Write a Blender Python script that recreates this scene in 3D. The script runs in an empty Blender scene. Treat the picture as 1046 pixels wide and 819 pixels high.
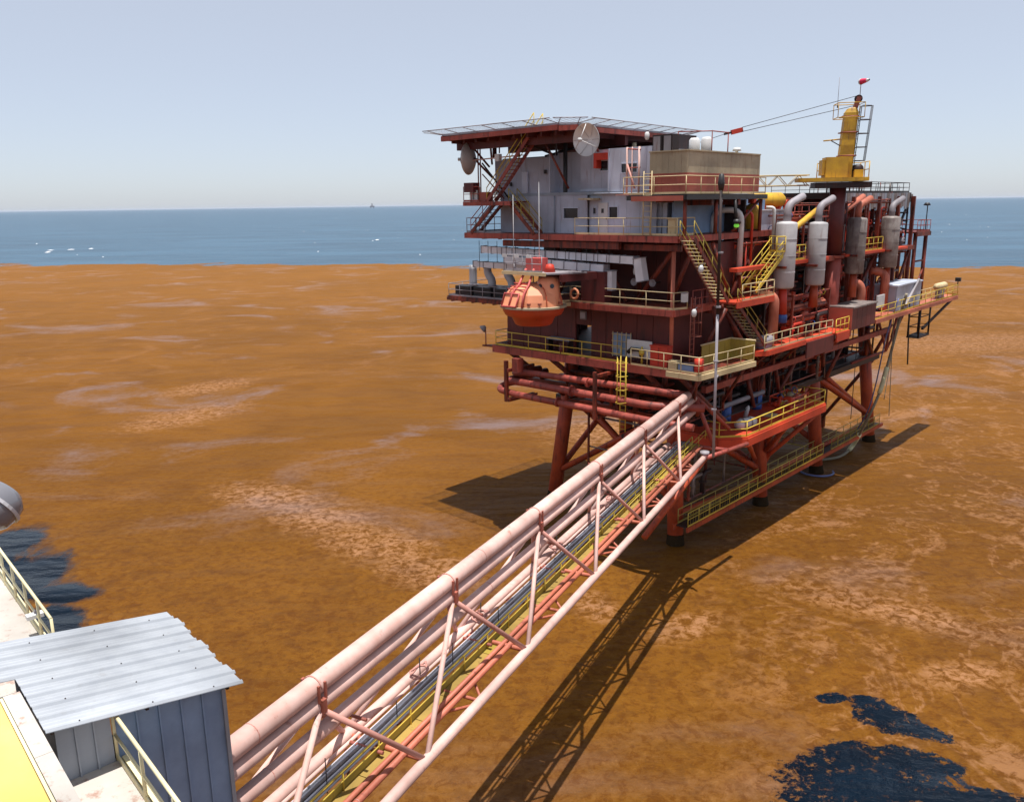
import bpy, bmesh, math, random
from mathutils import Vector, Matrix
random.seed(7)
sc = bpy.context.scene
COL = sc.collection

# ------------------------------------------------------------------ camera
CAM_Z = 25.0
cam_d = bpy.data.cameras.new('camera'); cam = bpy.data.objects.new('camera', cam_d); COL.objects.link(cam)
cam_d.sensor_width = 36.0; cam_d.lens = 36.0 * 850 / 1046; cam_d.clip_start = 0.1; cam_d.clip_end = 60000
pit = math.atan(201 / 850); rho = math.atan(0.0143)
fw = Vector((0, math.cos(pit), -math.sin(pit))); r0 = Vector((1, 0, 0)); u0 = Vector((0, math.sin(pit), math.cos(pit)))
rt = r0 * math.cos(rho) - u0 * math.sin(rho); up = r0 * math.sin(rho) + u0 * math.cos(rho)
cam.matrix_world = Matrix(((rt.x, up.x, -fw.x, 0), (rt.y, up.y, -fw.y, 0), (rt.z, up.z, -fw.z, CAM_Z), (0, 0, 0, 1)))
sc.camera = cam
sc.render.resolution_x = 1024; sc.render.resolution_y = 801

# ------------------------------------------------------------------ light
SUN_DIR = Vector((0.05, -0.105, 1.0)).normalized()
elev = math.asin(SUN_DIR.z); azim = math.atan2(SUN_DIR.x, SUN_DIR.y)
w = bpy.data.worlds.new('World'); sc.world = w; w.use_nodes = True
nt = w.node_tree; nt.nodes.clear()
sky = nt.nodes.new('ShaderNodeTexSky'); sky.sky_type = 'NISHITA'; sky.sun_disc = False
sky.sun_elevation = elev; sky.sun_rotation = azim
sky.air_density = 0.6; sky.dust_density = 1.0; sky.ozone_density = 2.0
bg = nt.nodes.new('ShaderNodeBackground'); bg.inputs[1].default_value = 0.052
wo = nt.nodes.new('ShaderNodeOutputWorld')
veil = nt.nodes.new('ShaderNodeBackground'); veil.inputs[0].default_value = (0.92, 0.95, 1.0, 1); veil.inputs[1].default_value = 0.345   # thin even high haze
addn = nt.nodes.new('ShaderNodeAddShader')
nt.links.new(sky.outputs[0], bg.inputs[0]); nt.links.new(bg.outputs[0], addn.inputs[0]); nt.links.new(veil.outputs[0], addn.inputs[1]); nt.links.new(addn.outputs[0], wo.inputs[0])
sd = bpy.data.lights.new('sun', 'SUN'); sd.energy = 5.0; sd.angle = math.radians(0.5); sd.color = (1.0, 0.96, 0.9)
so = bpy.data.objects.new('sun', sd); COL.objects.link(so); so.location = (0, 0, 80)
so.rotation_euler = SUN_DIR.to_track_quat('Z', 'Y').to_euler()
vs = sc.view_settings; vs.view_transform = 'Standard'; vs.look = 'None'; vs.exposure = 0.45; vs.gamma = 1.0

# ------------------------------------------------------------------ materials
def new_mat(name):
    m = bpy.data.materials.new(name); m.use_nodes = True
    n = m.node_tree.nodes; l = m.node_tree.links
    return m, n, l, n['Principled BSDF']
def paint(name, c1, c2=None, c3=None, rough=0.55, metal=0.0, scale=1.2, amt=0.5, rust=0.0, spec=0.4, streak=True, bump=0.05):
    """weathered paint: base colour, large soft patches, vertical streaks and rust spots"""
    m, n, l, b = new_mat(name)
    tc = n.new('ShaderNodeTexCoord'); geo = n.new('ShaderNodeNewGeometry')
    c2 = c2 or tuple(v * 0.6 for v in c1); c3 = c3 or (0.16, 0.05, 0.025)
    n1 = n.new('ShaderNodeTexNoise'); n1.inputs['Scale'].default_value = scale; n1.inputs['Detail'].default_value = 6; n1.inputs['Roughness'].default_value = 0.65
    l.new(geo.outputs['Position'], n1.inputs['Vector'])
    r1 = n.new('ShaderNodeValToRGB'); r1.color_ramp.elements[0].position = 0.38; r1.color_ramp.elements[1].position = 0.68
    r1.color_ramp.elements[0].color = (0, 0, 0, 1); r1.color_ramp.elements[1].color = (amt, amt, amt, 1)
    l.new(n1.outputs['Fac'], r1.inputs['Fac'])
    mx = n.new('ShaderNodeMixRGB'); mx.inputs['Color1'].default_value = (*c1, 1); mx.inputs['Color2'].default_value = (*c2, 1)
    l.new(r1.outputs['Color'], mx.inputs['Fac'])
    out = mx.outputs['Color']
    if rust > 0:
        mp = n.new('ShaderNodeMapping'); mp.inputs['Scale'].default_value = (3.2, 3.2, 0.45 if streak else 3.2)
        l.new(geo.outputs['Position'], mp.inputs['Vector'])
        n2 = n.new('ShaderNodeTexNoise'); n2.inputs['Scale'].default_value = 1.0; n2.inputs['Detail'].default_value = 8; n2.inputs['Roughness'].default_value = 0.7
        l.new(mp.outputs[0], n2.inputs['Vector'])
        r2 = n.new('ShaderNodeValToRGB'); r2.color_ramp.elements[0].position = 0.66 - 0.22 * rust; r2.color_ramp.elements[1].position = 0.82 - 0.2 * rust
        l.new(n2.outputs['Fac'], r2.inputs['Fac'])
        m2 = n.new('ShaderNodeMixRGB'); m2.inputs['Color2'].default_value = (*c3, 1)
        l.new(r2.outputs['Color'], m2.inputs['Fac']); l.new(out, m2.inputs['Color1']); out = m2.outputs['Color']
    n3 = n.new('ShaderNodeTexNoise'); n3.inputs['Scale'].default_value = 0.33; n3.inputs['Detail'].default_value = 3; l.new(geo.outputs['Position'], n3.inputs['Vector'])
    mr = n.new('ShaderNodeMapRange'); mr.inputs['From Min'].default_value = 0.3; mr.inputs['From Max'].default_value = 0.7; mr.inputs['To Min'].default_value = 0.72; mr.inputs['To Max'].default_value = 1.25
    l.new(n3.outputs['Fac'], mr.inputs['Value']); hs_ = n.new('ShaderNodeHueSaturation'); l.new(mr.outputs[0], hs_.inputs['Value']); l.new(out, hs_.inputs['Color']); out = hs_.outputs['Color']
    l.new(out, b.inputs['Base Color'])
    b.inputs['Roughness'].default_value = rough; b.inputs['Metallic'].default_value = metal; b.inputs['Specular IOR Level'].default_value = spec
    if bump:
        bp = n.new('ShaderNodeBump'); bp.inputs['Strength'].default_value = bump; bp.inputs['Distance'].default_value = 0.05
        l.new(n1.outputs['Fac'], bp.inputs['Height']); l.new(bp.outputs[0], b.inputs['Normal'])
    return m
M = {}
M['oxide'] = paint('red_oxide_paint', (0.23, 0.036, 0.016), (0.11, 0.018, 0.011), (0.024, 0.010, 0.009), rust=0.95, amt=0.9, scale=0.8)
M['oxide_pink'] = paint('faded_red_paint', (0.33, 0.065, 0.045), (0.20, 0.035, 0.026), (0.07, 0.018, 0.015), rust=0.7, amt=0.7)
M['maroon'] = paint('maroon_wall_paint', (0.105, 0.018, 0.016), (0.065, 0.012, 0.012), (0.03, 0.010, 0.010), rust=0.55, amt=0.7)
M['dark'] = paint('dark_steel', (0.018, 0.011, 0.011), (0.035, 0.013, 0.011), (0.06, 0.018, 0.012), rust=0.5)  # dark parts, and the backing sheets that stand in for shade
M['orange'] = paint('orange_deck_paint', (0.52, 0.052, 0.018), (0.38, 0.040, 0.016), (0.15, 0.03, 0.018), rust=0.4, streak=False)
M['leg'] = paint('leg_primer', (0.40, 0.062, 0.018), (0.27, 0.038, 0.014), (0.08, 0.02, 0.014), rust=0.6, amt=0.8)
M['pink'] = paint('sun_faded_pink_paint', (0.60, 0.405, 0.36), (0.52, 0.30, 0.25), (0.33, 0.11, 0.07), rust=0.25, amt=0.8, rough=0.65, scale=1.6)
M['pink2'] = paint('pink_primer_paint', (0.48, 0.24, 0.20), (0.40, 0.16, 0.13), (0.26, 0.07, 0.045), rust=0.4, amt=0.6)
M['salmon'] = paint('salmon_pipe_paint', (0.46, 0.14, 0.085), (0.35, 0.09, 0.05), (0.18, 0.045, 0.03), rust=0.5, amt=0.8)
M['bracket'] = paint('rusty_bracket', (0.33, 0.10, 0.07), (0.2, 0.05, 0.04), rust=0.6)
M['yellow'] = paint('yellow_rail_paint', (0.58, 0.42, 0.05), (0.46, 0.31, 0.05), (0.18, 0.07, 0.025), rust=0.3)
M['cream'] = paint('cream_rail_paint', (0.52, 0.42, 0.24), (0.44, 0.31, 0.15), (0.22, 0.09, 0.04), rust=0.3)
M['hcream'] = paint('pale_yellow_paint', (0.66, 0.60, 0.38), (0.60, 0.50, 0.26), (0.34, 0.18, 0.06), rust=0.18)
M['ochre'] = paint('ochre_grating', (0.30, 0.20, 0.05), (0.22, 0.15, 0.045), (0.12, 0.06, 0.03), rust=0.4, streak=False)
M['olive'] = paint('olive_mesh', (0.32, 0.24, 0.04), (0.22, 0.16, 0.03), rust=0.3)
M['crane'] = paint('ochre_crane_paint', (0.55, 0.33, 0.025), (0.36, 0.19, 0.03), (0.14, 0.05, 0.03), rust=0.45, amt=0.8)
M['grey'] = paint('blue_grey_cladding', (0.38, 0.40, 0.48), (0.31, 0.32, 0.39), (0.22, 0.16, 0.15), rust=0.38, amt=0.8, scale=0.5)
M['greyl'] = paint('pale_blue_cladding', (0.47, 0.51, 0.61), (0.39, 0.42, 0.51), (0.28, 0.22, 0.20), rust=0.28, amt=0.6, scale=0.5)
M['beige'] = paint('beige_wall_paint', (0.40, 0.34, 0.23), (0.31, 0.25, 0.165), (0.20, 0.09, 0.05), rust=0.45, amt=0.8)
M['brick'] = paint('red_band_paint', (0.36, 0.09, 0.06), (0.26, 0.06, 0.04), (0.15, 0.05, 0.03), rust=0.35)
M['silver'] = paint('aluminium_jacket', (0.46, 0.46, 0.49), (0.38, 0.38, 0.41), (0.26, 0.2, 0.18), rough=0.6, metal=0.1, rust=0.15)
M['ductsteel'] = paint('bright_duct_steel', (0.66, 0.66, 0.70), (0.52, 0.52, 0.56), (0.3, 0.24, 0.22), rough=0.5, rust=0.15)
M['silencer'] = paint('weathered_silencer_jacket', (0.43, 0.42, 0.43), (0.34, 0.33, 0.34), (0.20, 0.13, 0.11), rough=0.6, metal=0.05, rust=0.3, amt=0.9)
M['dirty'] = paint('dirty_steel_jacket', (0.16, 0.13, 0.12), (0.3, 0.27, 0.25), (0.08, 0.03, 0.03), rust=0.6, amt=0.9, metal=0.2)
M['cable'] = paint('grey_cable_tray', (0.27, 0.25, 0.27), (0.18, 0.155, 0.17), (0.15, 0.08, 0.07), rust=0.35)
M['black'] = paint('black_paint', (0.02, 0.02, 0.022), (0.035, 0.03, 0.03), rough=0.5)
M['white'] = paint('white_paint', (0.58, 0.58, 0.58), (0.47, 0.47, 0.47), (0.32, 0.2, 0.16), rust=0.15)
M['blue'] = paint('blue_plastic', (0.03, 0.09, 0.33), rough=0.4)
M['red'] = paint('signal_red_paint', (0.50, 0.04, 0.018), (0.38, 0.03, 0.018), rust=0.2)
M['lb_top'] = paint('faded_orange_fibreglass', (0.74, 0.29, 0.155), (0.66, 0.23, 0.11), (0.45, 0.09, 0.04), rust=0.22, rough=0.5)
M['lb_hull'] = paint('orange_hull_gelcoat', (0.52, 0.07, 0.022), (0.40, 0.055, 0.02), rust=0.2, rough=0.4)
M['lb_bar'] = paint('red_frame_paint', (0.48, 0.09, 0.08), (0.4, 0.07, 0.06))
M['roof'] = paint('galvanised_roof_sheet', (0.325, 0.345, 0.375), (0.28, 0.30, 0.335), (0.27, 0.275, 0.29), rough=0.5, metal=0.15, rust=0.35, amt=0.7, streak=False, scale=2.5, bump=0.03)
M['clad'] = paint('slate_blue_cladding', (0.20, 0.30, 0.46), (0.145, 0.22, 0.35), (0.27, 0.34, 0.46), rough=0.5, rust=0.25, amt=0.9, scale=0.9)
M['cladgrey'] = paint('grey_cladding', (0.26, 0.29, 0.34), (0.21, 0.23, 0.27), (0.27, 0.27, 0.28), rust=0.2)
M['concrete'] = paint('sun_bleached_deck_paint', (0.42, 0.39, 0.355), (0.35, 0.315, 0.28), (0.24, 0.10, 0.06), rust=0.5, streak=False, scale=3.0, amt=0.4)
M['ypanel'] = paint('bright_yellow_paint', (0.66, 0.445, 0.12), (0.64, 0.46, 0.17), (0.54, 0.38, 0.15), rust=0.2, scale=0.8, streak=False)
M['growth'] = paint('marine_growth', (0.022, 0.014, 0.007), (0.045, 0.024, 0.010), rough=0.95, spec=0.05, scale=5, bump=0.4)
M['rope'] = paint('rope_fibre', (0.25, 0.22, 0.16), rough=0.9)
M['hose_b'] = paint('blue_hose', (0.12, 0.14, 0.3), rough=0.6)
M['hose_y'] = paint('pale_float_hose', (0.7, 0.66, 0.4), rough=0.6)
M['pinksock'] = paint('magenta_cloth', (0.7, 0.03, 0.10), rough=0.9, bump=0)
M['whitecap'] = paint('white_foam', (0.85, 0.87, 0.9), rough=0.9, bump=0)
M['farsteel'] = paint('far_steel', (0.14, 0.12, 0.14), rough=0.8, bump=0)
def glass_mat(name, c):
    m, n, l, b = new_mat(name)
    b.inputs['Base Color'].default_value = (*c, 1); b.inputs['Roughness'].default_value = 0.12; b.inputs['Specular IOR Level'].default_value = 0.5
    return m
M['glass'] = glass_mat('dark_window_glass', (0.015, 0.018, 0.025))
M['dome'] = glass_mat('glossy_grey_dome', (0.16, 0.16, 0.18))
def grid_mat(name, c, sx, sy, thick, axes='XY'):
    """open wire mesh / grating: bars opaque, holes clear"""
    m, n, l, b = new_mat(name)
    tc = n.new('ShaderNodeTexCoord'); sp = n.new('ShaderNodeSeparateXYZ'); l.new(tc.outputs['Object'], sp.inputs[0])
    res = []
    for ax, s in zip(axes, (sx, sy)):
        a = n.new('ShaderNodeMath'); a.operation = 'MULTIPLY'; a.inputs[1].default_value = 1 / s; l.new(sp.outputs[ax], a.inputs[0])
        f = n.new('ShaderNodeMath'); f.operation = 'FRACT'; l.new(a.outputs[0], f.inputs[0])
        g = n.new('ShaderNodeMath'); g.operation = 'LESS_THAN'; g.inputs[1].default_value = thick / s; l.new(f.outputs[0], g.inputs[0]); res.append(g)
    mxn = n.new('ShaderNodeMath'); mxn.operation = 'MAXIMUM'; l.new(res[0].outputs[0], mxn.inputs[0]); l.new(res[1].outputs[0], mxn.inputs[1])
    l.new(mxn.outputs[0], b.inputs['Alpha']); b.inputs['Base Color'].default_value = (*c, 1); b.inputs['Roughness'].default_value = 0.6
    return m
M['net'] = grid_mat('safety_net_wire', (0.28, 0.26, 0.24), 0.3, 0.3, 0.035)
M['dish'] = paint('perforated_dish_aluminium', (0.55, 0.53, 0.52), (0.4, 0.36, 0.35), (0.3, 0.2, 0.16), rough=0.5, metal=0.3, rust=0.3)

# ------------------------------------------------------------------ frames and mesh helpers
class Frame:
    def __init__(s, x, y, deg): s.o = Vector((x, y, 0)); s.a = math.radians(deg); s.m = Matrix.Rotation(s.a, 3, 'Z')
    def w(s, p): return s.o + s.m @ Vector(p)
PF = Frame(12.1, 58.4, -43.0)      # platform: x to the right along its front, y into it, z up from the water
BF = Frame(-5.25, 19.45, -26.86)   # bridge: x across, y along towards the platform
HF = Frame(-7.84, 14.27, 41.5)     # own platform: x outboard, y away along the handrail
WF = Frame(0, 0, 0)
LABELS = set()
def tag(o, label=None, cat=None, group=None, kind=None):
    if label: o['label'] = label
    if cat: o['category'] = cat
    if group: o['group'] = group
    if kind: o['kind'] = kind
    return o
def thing(name, label, cat, loc, F=PF, group=None):
    o = bpy.data.objects.new(name, None); COL.objects.link(o)
    o.location = F.w(loc); o.rotation_euler = (0, 0, F.a); o.empty_display_size = 0.3
    tag(o, label, cat, group)
    o_loc[o.name] = Vector(loc)
    return o
o_loc = {}
class G:
    def __init__(s): s.v = []; s.f = []; s.sm = []
    def add(s, vs, fs, smooth=False):
        k = len(s.v); s.v += [Vector(p) for p in vs]
        for f in fs: s.f.append([i + k for i in f]); s.sm.append(smooth)
        return s
    def box(s, x0, x1, y0, y1, z0, z1):
        vs = [(x, y, z) for z in (z0, z1) for y in (y0, y1) for x in (x0, x1)]
        return s.add(vs, [(0, 2, 3, 1), (4, 5, 7, 6), (0, 1, 5, 4), (2, 6, 7, 3), (0, 4, 6, 2), (1, 3, 7, 5)])
    def slab(s, pts, t):
        """polygon given by its top points, thickness t downwards"""
        n = len(pts); vs = [Vector(p) for p in pts] + [Vector(p) - Vector((0, 0, t)) for p in pts]
        ar = sum(pts[i][0] * pts[(i + 1) % n][1] - pts[(i + 1) % n][0] * pts[i][1] for i in range(n))
        idx = list(range(n)) if ar > 0 else list(range(n))[::-1]
        fs = [idx, [i + n for i in idx[::-1]]] + [(idx[(k + 1) % n], idx[k], idx[k] + n, idx[(k + 1) % n] + n) for k in range(n)]
        return s.add(vs, fs)
    def bar(s, p, q, wd, h=None, upv=(0, 0, 1)):
        p = Vector(p); q = Vector(q); h = h or wd; d = (q - p).normalized(); u = Vector(upv)
        if abs(d.dot(u)) > 0.99: u = Vector((0, 1, 0))
        r = d.cross(u).normalized(); u = r.cross(d)
        vs = [c + r * (i * wd / 2) + u * (j * h / 2) for c in (p, q) for (i, j) in ((-1, -1), (1, -1), (1, 1), (-1, 1))]
        return s.add(vs, [(3, 2, 1, 0), (4, 5, 6, 7), (0, 1, 5, 4), (1, 2, 6, 5), (2, 3, 7, 6), (3, 0, 4, 7)])
    def path(s, pts, r, n=8, caps=True, smooth=True, radii=None):
        pts = [Vector(p) for p in pts]; k0 = len(s.v); N = len(pts); prev = None
        for i, p in enumerate(pts):
            d = (pts[min(i + 1, N - 1)] - pts[max(i - 1, 0)]).normalized()
            if prev is None:
                u = Vector((0, 0, 1)) if abs(d.z) < 0.95 else Vector((1, 0, 0)); a = d.cross(u).normalized()
            else:
                a = prev - d * prev.dot(d); a.normalize()
            prev = a; b = d.cross(a); rr = radii[i] if radii else r
            for j in range(n):
                t = 2 * math.pi * j / n; s.v.append(p + a * (rr * math.cos(t)) + b * (rr * math.sin(t)))
        for i in range(N - 1):
            for j in range(n):
                j2 = (j + 1) % n; s.f.append([k0 + i * n + j, k0 + i * n + j2, k0 + (i + 1) * n + j2, k0 + (i + 1) * n + j]); s.sm.append(smooth)
        if caps:
            s.f.append([k0 + j for j in range(n)][::-1]); s.sm.append(False)
            s.f.append([k0 + (N - 1) * n + j for j in range(n)]); s.sm.append(False)
        return s
    def tube(s, p, q, r, n=8, r2=None): return s.path([p, q], r, n, radii=[r, r2 if r2 is not None else r])
    def lathe(s, prof, base, n=20, axis=(0, 0, 1), smooth=True):
        """prof: list of (radius, height along axis)"""
        ax = Vector(axis).normalized(); u = Vector((0, 0, 1)) if abs(ax.z) < 0.9 else Vector((1, 0, 0))
        a = ax.cross(u).normalized(); b = ax.cross(a); k0 = len(s.v); base = Vector(base)
        for (r, h) in prof:
            for j in range(n):
                t = 2 * math.pi * j / n; s.v.append(base + ax * h + a * (r * math.cos(t)) + b * (r * math.sin(t)))
        for i in range(len(prof) - 1):
            for j in range(n):
                j2 = (j + 1) % n; s.f.append([k0 + i * n + j, k0 + i * n + j2, k0 + (i + 1) * n + j2, k0 + (i + 1) * n + j]); s.sm.append(smooth)
        return s
    def build(s, name, mat, root=None, F=PF, parent=None, label=None, origin=None):
        """link as one mesh object; coordinates are in the frame, root = top-level empty, parent = part above"""
        me = bpy.data.meshes.new(name); rl = o_loc[root.name] if root else Vector(origin or (0, 0, 0))
        me.from_pydata([tuple(p - rl) for p in s.v], [], s.f); me.materials.append(M[mat] if isinstance(mat, str) else mat)
        me.polygons.foreach_set('use_smooth', s.sm); me.update()
        o = bpy.data.objects.new(name, me); COL.objects.link(o)
        if root: o.parent = parent or root
        else: o.location = F.w(rl); o.rotation_euler = (0, 0, F.a); o_loc[o.name] = rl
        if label: o['label'] = label
        return o
def share(name, me, loc, root, parent=None, rz=0.0):
    """another piece with the same mesh; loc in frame coordinates"""
    o = bpy.data.objects.new(name, me); COL.objects.link(o); o.parent = parent or root
    o.location = Vector(loc) - o_loc[root.name]; o.rotation_euler = (0, 0, rz); return o
MESH = {}
def unit(key, fn, mat):
    if key not in MESH:
        g = G(); fn(g); me = bpy.data.meshes.new(key); me.from_pydata([tuple(p) for p in g.v], [], g.f); me.materials.append(M[mat])
        me.polygons.foreach_set('use_smooth', g.sm); me.update(); MESH[key] = me
    return MESH[key]
def lerp(p, q, t): return Vector(p) + (Vector(q) - Vector(p)) * t
def elbow(pts, rad, k=5):
    """round the corners of a polyline"""
    pts = [Vector(p) for p in pts]; out = [pts[0]]
    for i in range(1, len(pts) - 1):
        a = (pts[i - 1] - pts[i]); b = (pts[i + 1] - pts[i]); r = min(rad, a.length * 0.49, b.length * 0.49)
        A = pts[i] + a.normalized() * r; B = pts[i] + b.normalized() * r
        for j in range(k + 1):
            t = j / k; out.append(A * (1 - t) ** 2 + pts[i] * 2 * t * (1 - t) + B * t * t)
    out.append(pts[-1]); return out

# ------------------------------------------------------------------ reusable things
def guardrail(label, pts, mat='yellow', h=1.1, step=1.6, F=PF, r=0.03, toe=True, group=None, mesh=None, cat='guardrail'):
    """top rail, mid rail, toe board and one object per post; pts = deck level points"""
    t = thing('guardrail', label, cat, pts[0], F, group)
    Z = Vector((0, 0, h))
    G().path([Vector(p) + Z for p in pts], r * 1.15, 6, smooth=True).build('top_rail', mat, t, F)
    G().path([Vector(p) + Z * 0.52 for p in pts], r * 0.9, 6).build('mid_rail', mat, t, F)
    if toe:
        g = G()
        for a, b in zip(pts, pts[1:]): g.bar(Vector(a) + Vector((0, 0, 0.08)), Vector(b) + Vector((0, 0, 0.08)), 0.02, 0.13)
        g.build('toe_board', mat, t, F)
    me = unit('post%s%.2f%.3f' % (mat, h, r), lambda g: g.tube((0, 0, 0), (0, 0, h), r, 6), mat)
    for k, (a, b) in enumerate(zip(pts, pts[1:])):
        n = max(1, round((Vector(b) - Vector(a)).length / step))
        for i in range(n + (1 if k == len(pts) - 2 else 0)): share('post', me, lerp(a, b, i / n), t)
    if mesh:
        g = G()
        for a, b in zip(pts, pts[1:]):
            n = int((Vector(b) - Vector(a)).length / 0.35)
            for i in range(n): g.bar(lerp(a, b, i / n) + Vector((0, 0, 0.1)), lerp(a, b, i / n) + Z * 0.95, 0.02)
        g.build('infill_bars', mesh, t, F)
    return t
def stairs(label, lo, hi, width, mat='oxide', rail_mat='yellow', wdir=(0, 1, 0), F=PF, tread_mat=None, rails=True, riser=0.24):
    """lo, hi: bottom and top of the centre line; stringers, one object per tread, handrails with posts"""
    t = thing('staircase', label, 'stairs', lo, F); lo = Vector(lo); hi = Vector(hi); W = Vector(wdir).normalized() * width / 2
    run = Vector((hi.x - lo.x, hi.y - lo.y, 0)).normalized(); dz = hi.z - lo.z
    for s in (-1, 1):
        G().bar(lo + W * s, hi + W * s, 0.06, 0.26).build('stringer', mat, t, F)
    n = max(3, int(dz / riser)); ang = math.atan2(run.y, run.x)
    me = unit('tread%.2f%s' % (width, tread_mat or mat), lambda g: g.box(-0.14, 0.14, -width / 2 + 0.03, width / 2 - 0.03, -0.02, 0.02), tread_mat or mat)
    for i in range(1, n): share('tread', me, lerp(lo, hi, i / n), t, rz=ang)
    if rails:
        Z = Vector((0, 0, 1.0)); pm = unit('stairpost' + rail_mat, lambda g: g.tube((0, 0, 0), (0, 0, 1.0), 0.028, 6), rail_mat)
        for s in (-1, 1):
            G().tube(lo + W * s + Z, hi + W * s + Z, 0.034, 6).build('handrail', rail_mat, t, F)
            G().tube(lo + W * s + Z * 0.5, hi + W * s + Z * 0.5, 0.026, 6).build('mid_rail', rail_mat, t, F)
            k = max(2, int((hi - lo).length / 1.5))
            for i in range(k + 1): share('post', pm, lerp(lo + W * s, hi + W * s, i / k), t)
    return t
def ladder(label, base, h, mat='yellow', wd=0.45, wdir=(1, 0, 0), cage=None, F=PF):
    t = thing('ladder', label, 'ladder', base, F); b = Vector(base); W = Vector(wdir).normalized(); Z = Vector((0, 0, h))
    for s in (-1, 1): G().tube(b + W * s * wd / 2, b + W * s * wd / 2 + Z, 0.035, 6).build('side_rail', mat, t, F)
    ang = math.atan2(W.y, W.x); me = unit('rung' + mat, lambda g: g.tube((-wd / 2, 0, 0), (wd / 2, 0, 0), 0.02, 5), mat)
    for i in range(int(h / 0.33)): share('rung', me, b + Vector((0, 0, 0.2 + i * 0.33)), t, rz=ang)
    if cage:
        nrm = Vector(cage); hoop = []
        for j in range(9):
            a = math.pi * j / 8; hoop.append(W * (0.36 * math.cos(a)) + nrm * (0.65 * math.sin(a)))
        for i in range(int((h - 2) / 0.9) + 1):
            G().path([b + Vector((0, 0, 2.1 + i * 0.9)) + p for p in hoop], 0.022, 5).build('cage_hoop', mat, t, F)
        for j in (1, 4, 7): G().tube(b + Vector((0, 0, 2.1)) + hoop[j], b + Z * 0.99 + hoop[j], 0.018, 5).build('cage_strap', mat, t, F)
    return t
def pipe(label, pts, r, mat, F=PF, name='pipe', group=None, rad=0.6, flanges=(), n=10, cat='pipe'):
    t = thing(name, label, cat, pts[0], F, group)
    G().path(elbow(pts, rad) if len(pts) > 2 else pts, r, n).build('run', mat, t, F)
    for (p, d) in flanges: G().lathe([(0, -0.06), (r * 1.45, -0.06), (r * 1.45, 0.06), (0, 0.06)], p, 14, d, smooth=False).build('flange', mat, t, F)
    return t

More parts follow.
